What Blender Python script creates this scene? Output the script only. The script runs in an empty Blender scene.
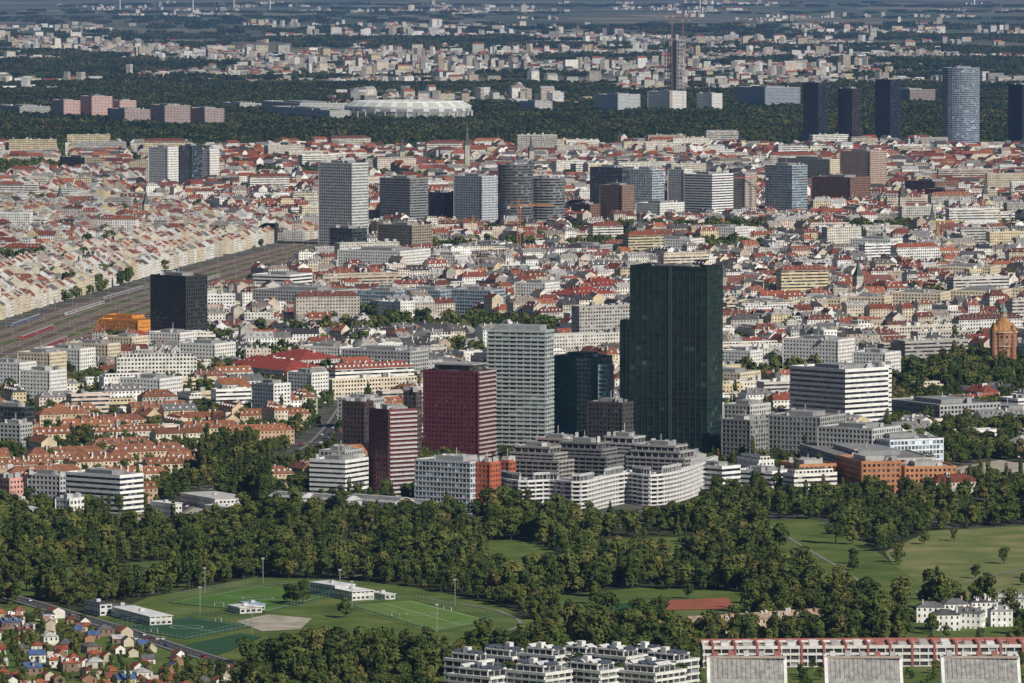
import bpy, math, random
from math import sin, cos, radians, pi, sqrt, floor
from mathutils import Vector, noise
random.seed(11)
R=random.random
def U(a,b): return a+(b-a)*R()

# ---------------------------------------------------------------- survey frame
H=371.0; FPX=6200.0; TH=math.atan(393/6200.0); cT,sT=cos(TH),sin(TH)
def site(px,py):
    dx=(px-512)/FPX; dy=(341.5-py)/FPX
    dz=-sT+dy*cT; dyy=cT+dy*sT; t=H/-dz
    return (dx*t,dyy*t)
def ztop(py,D):
    dy=(341.5-py)/FPX
    return H+D*(-sT+dy*cT)/(cT+dy*sT)
def rect(pl,pc,pr,pyb,adeg):
    a=radians(adeg); ca,sa=cos(a),sin(a)
    x0,y0=site(pc,pyb); d0=y0*cT+H*sT
    k=(pr-512)/FPX; w=(k*d0-x0)/(ca-k*sa*cT)
    k=(pl-512)/FPX; l=(k*d0-x0)/(-sa-k*ca*cT)
    w=max(w,6); l=max(l,6)
    return [(x0,y0),(x0+w*ca,y0+w*sa),(x0+w*ca-l*sa,y0+w*sa+l*ca),(x0-l*sa,y0+l*ca)]
def pip(x,y,P):
    c=False; j=len(P)-1
    for i in range(len(P)):
        xi,yi=P[i]; xj,yj=P[j]
        if (yi>y)!=(yj>y) and x<(xj-xi)*(y-yi)/(yj-yi)+xi: c=not c
        j=i
    return c
def offs(P,d):
    n=len(P); out=[]
    for i in range(n):
        a=P[i-1]; b=P[i]; c=P[(i+1)%n]
        e1=(b[0]-a[0],b[1]-a[1]); e2=(c[0]-b[0],c[1]-b[1])
        l1=math.hypot(*e1) or 1; l2=math.hypot(*e2) or 1
        n1=(e1[1]/l1,-e1[0]/l1); n2=(e2[1]/l2,-e2[0]/l2)
        m=(n1[0]+n2[0],n1[1]+n2[1]); q=1+n1[0]*n2[0]+n1[1]*n2[1]
        q=max(q,.4)
        out.append((b[0]+m[0]*d/q,b[1]+m[1]*d/q))
    return out
occ=set(); CS=4.0
def mark(P,m=2):
    P=offs(P,m)
    xs=[p[0] for p in P]; ys=[p[1] for p in P]
    for i in range(int(floor(min(xs)/CS)),int(max(xs)/CS)+2):
        for j in range(int(floor(min(ys)/CS)),int(max(ys)/CS)+2):
            if pip((i+.5)*CS,(j+.5)*CS,P): occ.add((i,j))
def isocc(x,y): return (int(floor(x/CS)),int(floor(y/CS))) in occ
def nz(x,y,s,o=0): return noise.noise(Vector((x/s+o,y/s-o,o*1.7+.3)))

# ---------------------------------------------------------------- materials
def newmat(name):
    m=bpy.data.materials.new(name); m.use_nodes=True
    nt=m.node_tree; b=nt.nodes['Principled BSDF']
    return m,nt,b
def N(nt,t,**k):
    n=nt.nodes.new(t)
    for a,v in k.items(): setattr(n,a,v)
    return n
def math_n(nt,op,a,b=None,c=None):
    n=nt.nodes.new('ShaderNodeMath'); n.operation=op
    for i,v in enumerate((a,b,c)):
        if v is None: continue
        if isinstance(v,(int,float)): n.inputs[i].default_value=v
        else: nt.links.new(v,n.inputs[i])
    return n.outputs[0]
def mixc(nt,f,a,b,mode='MIX'):
    n=nt.nodes.new('ShaderNodeMix'); n.data_type='RGBA'; n.blend_type=mode
    for s,v in ((n.inputs[0],f),(n.inputs[6],a),(n.inputs[7],b)):
        if isinstance(v,(int,float)): s.default_value=v
        elif isinstance(v,tuple): s.default_value=(*v[:3],1)
        else: nt.links.new(v,s)
    return n.outputs[2]
def attr(nt,name):
    n=nt.nodes.new('ShaderNodeAttribute'); n.attribute_name=name; return n
def noise_t(nt,scale,detail=3,coord='Object'):
    tc=N(nt,'ShaderNodeTexCoord'); n=N(nt,'ShaderNodeTexNoise')
    n.inputs['Scale'].default_value=scale; n.inputs['Detail'].default_value=detail
    nt.links.new(tc.outputs[coord],n.inputs['Vector']); return n
def ramp(nt,fac,stops):
    r=N(nt,'ShaderNodeValToRGB'); e=r.color_ramp.elements
    while len(e)<len(stops): e.new(.5)
    for i,(p,c) in enumerate(stops):
        e[i].position=p; e[i].color=(*c,1)
    nt.links.new(fac,r.inputs[0]); return r.outputs[0]
def uvcells(nt):
    uv=N(nt,'ShaderNodeUVMap'); uv.uv_map='UVMap'
    s=N(nt,'ShaderNodeSeparateXYZ'); nt.links.new(uv.outputs[0],s.inputs[0])
    u=math_n(nt,'DIVIDE',s.outputs[0],3.0); v=math_n(nt,'DIVIDE',s.outputs[1],3.3)
    fu=math_n(nt,'FRACT',u); fv=math_n(nt,'FRACT',v)
    cb=N(nt,'ShaderNodeCombineXYZ')
    nt.links.new(math_n(nt,'FLOOR',u),cb.inputs[0]); nt.links.new(math_n(nt,'FLOOR',v),cb.inputs[1])
    oi=N(nt,'ShaderNodeObjectInfo'); nt.links.new(math_n(nt,'MULTIPLY',oi.outputs['Random'],37.0),cb.inputs[2])
    w=N(nt,'ShaderNodeTexWhiteNoise'); w.noise_dimensions='3D'; nt.links.new(cb.outputs[0],w.inputs['Vector'])
    return fu,fv,w
MW,nt,b=newmat('plaster_wall_with_windows')
fu,fv,w=uvcells(nt); win=attr(nt,'Win'); col=attr(nt,'Col')
ws=N(nt,'ShaderNodeSeparateColor'); nt.links.new(win.outputs['Color'],ws.inputs[0])
mu=math_n(nt,'LESS_THAN',math_n(nt,'ABSOLUTE',math_n(nt,'SUBTRACT',fu,.5)),math_n(nt,'MULTIPLY',ws.outputs[0],.5))
mv=math_n(nt,'LESS_THAN',math_n(nt,'ABSOLUTE',math_n(nt,'SUBTRACT',fv,.5)),math_n(nt,'MULTIPLY',ws.outputs[1],.5))
mask=math_n(nt,'MULTIPLY',mu,mv)
n=noise_t(nt,.13,4)
dirt=ramp(nt,n.outputs[0],[(0.3,(.70,.68,.64)),(.6,(1.03,1.03,1.03))])
wallc=mixc(nt,1.0,col.outputs['Color'],dirt,'MULTIPLY')
wc=ramp(nt,w.outputs['Value'],[(0,(.010,.012,.016)),(.6,(.03,.035,.045)),(.8,(.09,.10,.11)),(1,(.4,.38,.33))])
nt.links.new(mixc(nt,mask,wallc,wc),b.inputs['Base Color'])
nt.links.new(math_n(nt,'SUBTRACT',.9,math_n(nt,'MULTIPLY',mask,.65)),b.inputs['Roughness'])
MR,nt,b=newmat('tiled_roof'); col=attr(nt,'Col')
n=noise_t(nt,.35,5); n2=noise_t(nt,2.2,2)
d1=ramp(nt,n.outputs[0],[(.28,(.5,.5,.53)),(.7,(1.18,1.14,1.08))])
d2=ramp(nt,n2.outputs[0],[(.3,(.75,.75,.75)),(.7,(1.15,1.15,1.15))])
c=mixc(nt,1.0,mixc(nt,1.0,col.outputs['Color'],d1,'MULTIPLY'),d2,'MULTIPLY')
nt.links.new(c,b.inputs['Base Color']); b.inputs['Roughness'].default_value=.85; b.inputs['Specular IOR Level'].default_value=.25
MP,nt,b=newmat('painted_concrete'); col=attr(nt,'Col'); n=noise_t(nt,.25,4)
d1=ramp(nt,n.outputs[0],[(.3,(.75,.74,.72)),(.7,(1.04,1.04,1.04))])
nt.links.new(mixc(nt,1.0,col.outputs['Color'],d1,'MULTIPLY'),b.inputs['Base Color']); b.inputs['Roughness'].default_value=.7
def glassmat(name,stops,jit,ior):
    m,nt,b=newmat(name); col=attr(nt,'Col')
    fu,fv,w=uvcells(nt)
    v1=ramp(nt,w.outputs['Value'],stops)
    # broad soft variation of the glass tone, spanning many panes
    n=noise_t(nt,.06,3); v2=ramp(nt,n.outputs[0],[(.35,(.65,.65,.65)),(.7,(1.5,1.5,1.5))])
    nt.links.new(mixc(nt,1.0,mixc(nt,1.0,col.outputs['Color'],v1,'MULTIPLY'),v2,'MULTIPLY'),b.inputs['Base Color'])
    b.inputs['Roughness'].default_value=.10; b.inputs['IOR'].default_value=ior
    gm=N(nt,'ShaderNodeNewGeometry'); vm=N(nt,'ShaderNodeVectorMath'); vm.operation='SUBTRACT'; vm.inputs[1].default_value=(.5,.5,.5)
    nt.links.new(w.outputs['Color'],vm.inputs[0]); vs=N(nt,'ShaderNodeVectorMath'); vs.operation='SCALE'; vs.inputs['Scale'].default_value=jit; nt.links.new(vm.outputs[0],vs.inputs[0])
    va=N(nt,'ShaderNodeVectorMath'); va.operation='ADD'; nt.links.new(gm.outputs['Normal'],va.inputs[0]); nt.links.new(vs.outputs[0],va.inputs[1])
    vn=N(nt,'ShaderNodeVectorMath'); vn.operation='NORMALIZE'; nt.links.new(va.outputs[0],vn.inputs[0]); nt.links.new(vn.outputs[0],b.inputs['Normal'])
    return m
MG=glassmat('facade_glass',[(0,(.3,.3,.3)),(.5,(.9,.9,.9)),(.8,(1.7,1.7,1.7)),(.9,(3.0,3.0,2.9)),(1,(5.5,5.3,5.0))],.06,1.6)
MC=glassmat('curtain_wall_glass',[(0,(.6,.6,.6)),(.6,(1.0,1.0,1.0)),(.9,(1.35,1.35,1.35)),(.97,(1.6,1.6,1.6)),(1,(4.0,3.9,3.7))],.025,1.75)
MATS=[MW,MR,MP,MG,MC]; WALL,ROOF,PLAIN,GLASS,CURT=0,1,2,3,4

def simple(name,stops,scale,rough=.95,detail=5):
    m,nt,b=newmat(name); n=noise_t(nt,scale,detail)
    nt.links.new(ramp(nt,n.outputs[0],stops),b.inputs['Base Color']); b.inputs['Roughness'].default_value=rough
    b.inputs['Specular IOR Level'].default_value=.15
    return m
M_grass=simple('meadow_grass',[(.3,(.050,.080,.016)),(.5,(.085,.125,.026)),(.7,(.135,.155,.045))],.035)
M_dry=simple('dry_meadow',[(.3,(.085,.12,.03)),(.5,(.145,.165,.055)),(.7,(.24,.21,.10))],.03,detail=8)
M_turf=simple('sports_turf',[(.3,(.05,.115,.018)),(.7,(.085,.165,.03))],.05)
M_turfb=simple('mown_turf',[(.3,(.085,.155,.025)),(.7,(.13,.20,.045))],.05)
M_turf2=simple('artificial_turf',[(.3,(.02,.06,.028)),(.7,(.03,.08,.036))],.05)
M_sand=simple('sand',[(.3,(.27,.24,.18)),(.7,(.44,.40,.33))],.08)
M_clay=simple('clay_court',[(.3,(.24,.08,.045)),(.7,(.32,.11,.07))],.08)
M_asph=simple('asphalt',[(.3,(.04,.04,.042)),(.7,(.075,.075,.075))],.2)
M_pave=simple('pavement',[(.3,(.16,.155,.15)),(.7,(.28,.27,.25))],.3)
M_line=simple('white_marking',[(.3,(.6,.6,.58)),(.7,(.8,.8,.8))],.5)
M_floor=simple('woodland_floor',[(.3,(.018,.025,.010)),(.7,(.05,.055,.02))],.05)
M_city=simple('urban_ground',[(.35,(.05,.05,.048)),(.5,(.10,.095,.085)),(.58,(.04,.055,.022)),(.7,(.17,.16,.14))],.02)
M_ball=simple('railway_ballast',[(.3,(.08,.055,.04)),(.7,(.15,.11,.08))],.06)
M_tie=simple('track_bed',[(.3,(.24,.19,.15)),(.7,(.38,.31,.25))],.3)
M_rail=simple('rail_steel',[(.3,(.06,.04,.03)),(.7,(.12,.085,.065))],.5,.5)
M_ground,nt,b=newmat('farmland_ground')
tc=N(nt,'ShaderNodeTexCoord'); mp=N(nt,'ShaderNodeMapping'); mp.inputs['Scale'].default_value=(1/420,1/900,1)
mp.inputs['Rotation'].default_value=(0,0,.35)
nt.links.new(tc.outputs['Object'],mp.inputs[0])
vo=N(nt,'ShaderNodeTexVoronoi'); vo.inputs['Scale'].default_value=1; nt.links.new(mp.outputs[0],vo.inputs['Vector'])
sc=N(nt,'ShaderNodeSeparateColor'); nt.links.new(vo.outputs['Color'],sc.inputs[0])
c=ramp(nt,sc.outputs[0],[(0,(.03,.045,.018)),(.35,(.05,.065,.025)),(.5,(.12,.10,.065)),(.7,(.04,.055,.025)),(.85,(.20,.165,.11)),(1,(.06,.08,.03))])
nt.links.new(c,b.inputs['Base Color']); b.inputs['Roughness'].default_value=1
M_leaf,nt,b=newmat('foliage'); col=attr(nt,'Col'); oi=N(nt,'ShaderNodeObjectInfo')
tint=ramp(nt,oi.outputs['Random'],[(0,(.040,.060,.017)),(.3,(.058,.080,.021)),(.55,(.076,.100,.025)),(.8,(.100,.118,.032)),(.95,(.128,.128,.038)),(1,(.15,.12,.042))])
nt.links.new(mixc(nt,1.0,tint,col.outputs['Color'],'MULTIPLY'),b.inputs['Base Color']); b.inputs['Roughness'].default_value=.9
b.inputs['Specular IOR Level'].default_value=.05
M_bark=simple('bark',[(.3,(.05,.04,.03)),(.7,(.10,.08,.06))],1.)

# ---------------------------------------------------------------- mesh builder
class MB:
    def __init__(s): s.v=[];s.f=[];s.uv=[];s.col=[];s.win=[];s.mi=[]
    def face(s,pts,mat,col,win=(0,0),uv=None):
        i=len(s.v); s.v.extend(pts); n=len(pts); s.f.append(tuple(range(i,i+n)))
        if uv is None: uv=[(0,0)]*n
        for a in uv: s.uv.extend(a)
        s.col.extend((col[0],col[1],col[2],1)); s.win.extend((win[0],win[1],0,1)); s.mi.append(mat)
    def prism(s,P,z0,z1,mat,col,win=(0,0),top=True,tmat=None,tcol=None,bottom=False,bay=3.0,fh=3.3):
        n=len(P)
        for i in range(n):
            a=P[i]; b2=P[(i+1)%n]; L=math.hypot(b2[0]-a[0],b2[1]-a[1])
            u=max(1,round(L/bay))*3.0; uo=i*300
            v0=z0/fh*3.3; v1=z1/fh*3.3
            s.face([(a[0],a[1],z0),(b2[0],b2[1],z0),(b2[0],b2[1],z1),(a[0],a[1],z1)],mat,col,win,[(uo,v0),(uo+u,v0),(uo+u,v1),(uo,v1)])
        if top: s.face([(p[0],p[1],z1) for p in P],PLAIN if tmat is None else tmat,tcol or col)
        if bottom: s.face([(p[0],p[1],z0) for p in reversed(P)],mat,col)
    def make(s,name,mats=MATS,loc=None):
        me=bpy.data.meshes.new(name)
        if loc: 
            lx,ly=loc; vv=[(a-lx,b2-ly,c) for a,b2,c in s.v]
        else: vv=s.v
        me.from_pydata(vv,[],s.f)
        ul=me.uv_layers.new(name='UVMap'); ul.data.foreach_set('uv',s.uv)
        a=me.attributes.new('Col','FLOAT_COLOR','FACE'); a.data.foreach_set('color',s.col)
        a=me.attributes.new('Win','FLOAT_COLOR','FACE'); a.data.foreach_set('color',s.win)
        for m in mats: me.materials.append(m)
        me.polygons.foreach_set('material_index',s.mi); me.update()
        o=bpy.data.objects.new(name,me)
        if loc: o.location=(loc[0],loc[1],0)
        return o
def link(o): bpy.context.scene.collection.objects.link(o); return o
def sheet(name,P,z,mat,px=True):
    if px: P=[site(*p) for p in P]
    me=bpy.data.meshes.new(name); me.from_pydata([(p[0],p[1],z) for p in P],[],[tuple(range(len(P)))])
    me.materials.append(mat); me.update()
    if me.polygons[0].normal.z<0: me.flip_normals()
    return link(bpy.data.objects.new(name,me))
def boxT(mb,T,x0,y0,x1,y1,z0,z1,mat,col,win=(0,0),tmat=None,tcol=None):
    cx,cy,ca,sa=T
    P=[(cx+x*ca-y*sa,cy+x*sa+y*ca) for x,y in ((x0,y0),(x1,y0),(x1,y1),(x0,y1))]
    mb.prism(P,z0,z1,mat,col,win,True,tmat,tcol)

RED=[(.28,.082,.046),(.23,.066,.040),(.19,.058,.038),(.32,.115,.062),(.16,.055,.038),(.25,.08,.05),(.13,.05,.038)]
GRY=[(.15,.15,.16),(.08,.08,.085),(.22,.22,.225),(.36,.36,.37),(.12,.11,.10),(.30,.29,.27),(.05,.05,.055),(.48,.48,.48),(.26,.22,.19)]
WC=[(.80,.79,.76),(.72,.68,.60),(.66,.58,.45),(.56,.51,.44),(.78,.76,.70),(.64,.54,.35),(.42,.40,.37),(.66,.56,.48),(.83,.83,.82),(.5,.42,.33),(.56,.54,.5),(.82,.81,.78)]
def house(mb,T,x0,y0,x1,y1,h,rh,axis,wc,rc,win,det=1,hips=(False,False)):
    cx,cy,ca,sa=T
    if hips is True: hips=(True,True)
    if hips is False: hips=(False,False)
    def L(x,y,z): return (cx+x*ca-y*sa,cy+x*sa+y*ca,z)
    def wall(a,b2,w):
        Ln=math.hypot(b2[0]-a[0],b2[1]-a[1]); u=max(1,round(Ln/3))*3.0
        vo=-(h%3.3)
        mb.face([L(*a,0),L(*b2,0),L(*b2,h),L(*a,h)],WALL,wc,w,[(0,vo),(u,vo),(u,h+vo),(0,h+vo)])
    c=[(x0,y0),(x1,y0),(x1,y1),(x0,y1)]
    for i in range(4):
        if axis=='x': w=win if i in (0,2) else (win if (hips[1] if i==1 else hips[0]) else (0,0))
        else: w=win if i in (1,3) else (win if (hips[0] if i==0 else hips[1]) else (0,0))
        wall(c[i],c[(i+1)%4],w)
    e=.4
    if axis=='x':
        ym=(y0+y1)/2; hx=min((y1-y0)/2,(x1-x0)*.45); A=(x0+(hx if hips[0] else 0),ym); B=(x1-(hx if hips[1] else 0),ym)
        xa=x0-(e if hips[0] else 0); xb=x1+(e if hips[1] else 0)
        mb.face([L(xa,y0-e,h-.2),L(xb,y0-e,h-.2),L(*B,h+rh),L(*A,h+rh)],ROOF,rc)
        mb.face([L(xb,y1+e,h-.2),L(xa,y1+e,h-.2),L(*A,h+rh),L(*B,h+rh)],ROOF,rc)
        if hips[1]: mb.face([L(xb,y0-e,h-.2),L(xb,y1+e,h-.2),L(*B,h+rh)],ROOF,rc)
        else: mb.face([L(x1,y0,h),L(x1,y1,h),L(*B,h+rh-.05)],WALL,wc)
        if hips[0]: mb.face([L(xa,y1+e,h-.2),L(xa,y0-e,h-.2),L(*A,h+rh)],ROOF,rc)
        else: mb.face([L(x0,y1,h),L(x0,y0,h),L(*A,h+rh-.05)],WALL,wc)
    else:
        xm=(x0+x1)/2; hy=min((x1-x0)/2,(y1-y0)*.45); A=(xm,y0+(hy if hips[0] else 0)); B=(xm,y1-(hy if hips[1] else 0))
        ya=y0-(e if hips[0] else 0); yb=y1+(e if hips[1] else 0)
        mb.face([L(x1+e,ya,h-.2),L(x1+e,yb,h-.2),L(*B,h+rh),L(*A,h+rh)],ROOF,rc)
        mb.face([L(x0-e,yb,h-.2),L(x0-e,ya,h-.2),L(*A,h+rh),L(*B,h+rh)],ROOF,rc)
        if hips[0]: mb.face([L(x0-e,ya,h-.2),L(x1+e,ya,h-.2),L(*A,h+rh)],ROOF,rc)
        else: mb.face([L(x0,y0,h),L(x1,y0,h),L(*A,h+rh-.05)],WALL,wc)
        if hips[1]: mb.face([L(x1+e,yb,h-.2),L(x0-e,yb,h-.2),L(*B,h+rh)],ROOF,rc)
        else: mb.face([L(x1,y1,h),L(x0,y1,h),L(*B,h+rh-.05)],WALL,wc)
    if det:
        chc=random.choice([(.6,.58,.53),(.45,.42,.38),(.35,.2,.15),(.7,.69,.66)])
        ln=(x1-x0) if axis=='x' else (y1-y0)
        nch=1+int(R()*2.2) if ln<30 else int(ln/11)
        for _ in range(nch):
            t=U(.04,.96) if ln<30 else U(.2,.8)
            if axis=='x': px=x0+t*(x1-x0); py=(y0+y1)/2+U(-2,2); w_,d_=(.5,1.6)
            else: py=y0+t*(y1-y0); px=(x0+x1)/2+U(-2,2); w_,d_=(1.6,.5)
            boxT(mb,T,px-w_,py-d_,px+w_,py+d_,h+rh*.2,h+rh+U(.5,1.4),PLAIN,chc)
        if R()<.55:
            nd=max(1,int(ln/U(4,7))); dc=random.choice([wc,(.3,.3,.3),(.7,.7,.7)])
            for k in range(nd):
                t=(k+.5)/nd
                for sgn in (-1,1):
                    if axis=='x':
                        px=x0+t*(x1-x0); py=(y0+y1)/2+sgn*(y1-y0)*.27
                        boxT(mb,T,px-.8,py-1.3,px+.8,py+1.3,h+rh*.2,h+rh*.25+1.8,WALL,dc,(.6,.5),ROOF,rc)
                    else:
                        py=y0+t*(y1-y0); px=(x0+x1)/2+sgn*(x1-x0)*.27
                        boxT(mb,T,px-1.3,py-.8,px+1.3,py+.8,h+rh*.2,h+rh*.25+1.8,WALL,dc,(.6,.5),ROOF,rc)
def flat(mb,T,x0,y0,x1,y1,h,wc,win,det=1):
    rc=random.choice([(.30,.29,.27),(.2,.2,.2),(.5,.49,.47),(.13,.13,.13),(.38,.37,.35),(.6,.6,.59)])
    boxT(mb,T,x0,y0,x1,y1,0,h,WALL,wc,win,ROOF,rc)
    p=.35
    for (a,b2,c,d) in ((x0-.05,y0-.05,x1+.05,y0+p),(x0-.05,y1-p,x1+.05,y1+.05),(x0-.05,y0+p,x0+p,y1-p),(x1-p,y0+p,x1+.05,y1-p)):
        boxT(mb,T,a,b2,c,d,h-.1,h+.7,PLAIN,wc)
    if R()<.35 and (x1-x0)>12 and (y1-y0)>9:   # set-back top storey
        boxT(mb,T,x0+2,y0+2.2,x1-2,y1-2.2,h,h+3,WALL,wc,(.7,.6),ROOF,rc)
    if det:
        for _ in range(1+int((x1-x0)*(y1-y0)/200)):
            px=U(x0+3,max(x0+3.1,x1-3)); py=U(y0+3,max(y0+3.1,y1-3)); s1=U(1,2.6); s2=U(1,2.6)
            g=U(.2,.7); boxT(mb,T,px-s1,py-s2,px+s1,py+s2,h,h+U(1.2,4.2),PLAIN,(g,g,g*.97))

# ---------------------------------------------------------------- landmark tower
def tower(name,P,Ht,fh=3.5,glass=(.03,.04,.05),band=(.6,.6,.6),bh=1.2,boff=.3,pier=.5,bay=3.0,pcol=None,poff=None,
          plant=True,roof=(.22,.22,.22),crown=0,z0=0,mb=None,do_mark=True,mk=5,gm=3):
    own=mb is None
    if own: mb=MB()
    nf=max(1,round((Ht-z0)/fh)); f=(Ht-z0)/nf
    mb.prism(P,z0,Ht,gm,glass,bay=bay,fh=f,tmat=ROOF,tcol=roof)
    pcol=pcol or band; poff=boff-.06 if poff is None else poff
    if bh>0:
        Q=offs(P,boff)
        for k in range(nf+1):
            zz=z0+k*f
            mb.prism(Q,zz-(0 if k==0 else bh*.5),zz+bh*.5+(.3 if k==nf else 0),PLAIN,band,bottom=True,top=(k<nf))
        Q2=offs(P,-.4); zt=Ht+bh*.5+.3; n=len(Q)
        for i in range(n):
            j=(i+1)%n
            mb.face([(*Q[i],zt),(*Q[j],zt),(*Q2[j],zt),(*Q2[i],zt)],PLAIN,band)
            mb.face([(*Q2[j],Ht),(*Q2[i],Ht),(*Q2[i],zt),(*Q2[j],zt)],PLAIN,band)
    if pier>0:
        n=len(P)
        for i in range(n):
            a=P[i]; b2=P[(i+1)%n]; L=math.hypot(b2[0]-a[0],b2[1]-a[1])
            if L<1: continue
            dx,dy=(b2[0]-a[0])/L,(b2[1]-a[1])/L; nx,ny=dy,-dx
            nb=max(1,round(L/bay))
            for k in range(nb+1):
                t=L*k/nb; w=pier/2
                q=[(a[0]+dx*(t-w)-nx*.1,a[1]+dy*(t-w)-ny*.1),(a[0]+dx*(t-w)+nx*poff,a[1]+dy*(t-w)+ny*poff),
                   (a[0]+dx*(t+w)+nx*poff,a[1]+dy*(t+w)+ny*poff),(a[0]+dx*(t+w)-nx*.1,a[1]+dy*(t+w)-ny*.1)]
                mb.prism(q,z0,Ht+.2,PLAIN,pcol)
    if plant:
        cx=sum(p[0] for p in P)/len(P); cy=sum(p[1] for p in P)/len(P)
        k=.5; Q=[(cx+(p[0]-cx)*k,cy+(p[1]-cy)*k) for p in P]
        mb.prism(Q,Ht,Ht+3.2,PLAIN,(roof[0]*1.2,roof[1]*1.2,roof[2]*1.2))
        for _ in range(8):
            i=random.randrange(len(P)); qx=cx+(P[i][0]-cx)*U(.1,.8)+U(-2,2); qy=cy+(P[i][1]-cy)*U(.1,.8); s=U(.7,1.8); g=U(.2,.7)
            mb.prism([(qx-s,qy-s),(qx+s,qy-s),(qx+s,qy+s),(qx-s,qy+s)],Ht,Ht+U(1,4.4),PLAIN,(g,g,g))
        mb.prism([(cx-.2,cy-.2),(cx+.2,cy-.2),(cx+.2,cy+.2),(cx-.2,cy+.2)],Ht+3,Ht+U(6,10),PLAIN,(.5,.5,.5))
    if crown:
        Q=offs(P,.1)
        mb.prism(Q,Ht,Ht+crown,gm,glass,top=False,bay=bay,fh=f)
    if do_mark: mark(P,mk)
    if own: return link(mb.make(name))
    return mb
W_R=dict(glass=(.03,.035,.045),band=(.80,.80,.78),bh=1.8,pier=0,fh=3.4)
W_P=dict(glass=(.03,.035,.045),band=(.76,.75,.72),bh=1.7,pier=1.5,bay=3.2,fh=3.2)
G_P=dict(glass=(.03,.035,.04),band=(.44,.44,.43),bh=1.4,pier=1.2,bay=3.2,fh=3.3)
C_P=dict(glass=(.03,.035,.04),band=(.68,.59,.44),bh=1.7,pier=1.5,bay=3.2,fh=3.2)
D_G=dict(glass=(.02,.025,.03),band=(.07,.075,.08),bh=.8,pier=.3,bay=3,fh=3.6)
B_G=dict(glass=(.05,.08,.11),band=(.36,.42,.47),bh=1.1,pier=.4,bay=2.8,fh=3.5)
BR=dict(glass=(.03,.03,.035),band=(.22,.12,.085),bh=1.5,pier=1.2,bay=3,fh=3.3)
OR=dict(glass=(.035,.035,.045),band=(.50,.23,.10),bh=1.7,pier=1.5,bay=3.4,fh=3.4,roof=(.34,.33,.31))
BALG=dict(glass=(.035,.037,.04),band=(.34,.34,.34),bh=1.1,boff=1.3,pier=.35,bay=5,fh=3.0,poff=1.1)
def TW(name,pl,pc,pr,pyb,pyt,a,st,**k):
    P=rect(pl,pc,pr,pyb,a); Ht=ztop(pyt,P[0][1]); s=dict(st); s.update(k)
    return tower(name,P,max(Ht,5),**s)

TG=dict(fh=3.7,glass=(.010,.024,.020),band=(.016,.034,.029),bh=.5,boff=.10,pier=.35,bay=4.8,poff=.35,pcol=(.022,.048,.040),crown=3,gm=4,roof=(.12,.12,.12))
mb=MB()
P=rect(630,707,722,463,66); Hh=ztop(271,P[0][1])
tower('',P,Hh,mb=mb,**TG)
for zz in (Hh*.33,Hh*.66): mb.prism(offs(P,.3),zz,zz+2.6,PLAIN,(.010,.018,.016),bottom=True)
# lift shaft strip between the two halves of the broad facade
a,d=P[0],P[3]; f0=(a[0]+(d[0]-a[0])*.46,a[1]+(d[1]-a[1])*.46); f1=(a[0]+(d[0]-a[0])*.5,a[1]+(d[1]-a[1])*.5); nx,ny=-cos(radians(66)),-sin(radians(66))
mb.prism([f1,(f1[0]+nx*.8,f1[1]+ny*.8),(f0[0]+nx*.8,f0[1]+ny*.8),f0],0,Hh+3.5,PLAIN,(.03,.055,.05))
link(mb.make('glass_office_tower'))
P=rect(620,668,684,448,66); tower('glass_office_tower',P,ztop(325,P[0][1]),**TG)
P=rect(488,545,553,458,72); Hh=ztop(332,P[0][1]); mb=MB()
tower('',P,Hh,fh=3.05,glass=(.06,.08,.08),band=(.42,.455,.45),bh=1.3,boff=.8,pier=.7,bay=5.2,pcol=(.44,.475,.47),poff=.3,mb=mb,plant=False)
cx=sum(p[0] for p in P)/4; cy=sum(p[1] for p in P)/4
mb.prism([(cx+(p[0]-cx)*.8,cy+(p[1]-cy)*.8) for p in P],Hh,ztop(326,P[0][1]),PLAIN,(.30,.33,.33))
link(mb.make('residential_tower'))
mb=MB(); P=rect(553,599,612,455,66); Hh=ztop(358,P[0][1])
tower('',P,Hh,fh=3.2,glass=(.016,.085,.075),band=(.02,.095,.082),bh=.8,boff=.25,pier=.4,bay=3,pcol=(.045,.15,.13),mb=mb,roof=(.08,.1,.1),gm=4)
P2=rect(600,606,613,458,66); tower('',P2,ztop(366,P2[0][1]),fh=3.2,glass=(.03,.10,.10),band=(.35,.45,.43),bh=1.0,boff=.35,pier=.3,bay=3,mb=mb,plant=False)
link(mb.make('teal_residential_tower'))
mb=MB(); P=rect(424,478,495,462,64); Hh=ztop(373,P[0][1])
tower('',P,Hh,fh=3.2,glass=(.035,.02,.025),band=(.14,.026,.034),bh=1.6,boff=.25,pier=1.5,bay=2.9,pcol=(.14,.026,.034),mb=mb,plant=False,roof=(.3,.3,.3))
cx=sum(p[0] for p in P)/4; cy=sum(p[1] for p in P)/4
Q=[(cx+(p[0]-cx)*.7,cy+(p[1]-cy)*.7) for p in P]; mb.prism(Q,Hh,Hh+5,GLASS,(.05,.05,.05),tcol=(.4,.4,.4))
mb.prism(offs(Q,1.5),Hh+5,Hh+6,PLAIN,(.34,.33,.32),bottom=True)
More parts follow.
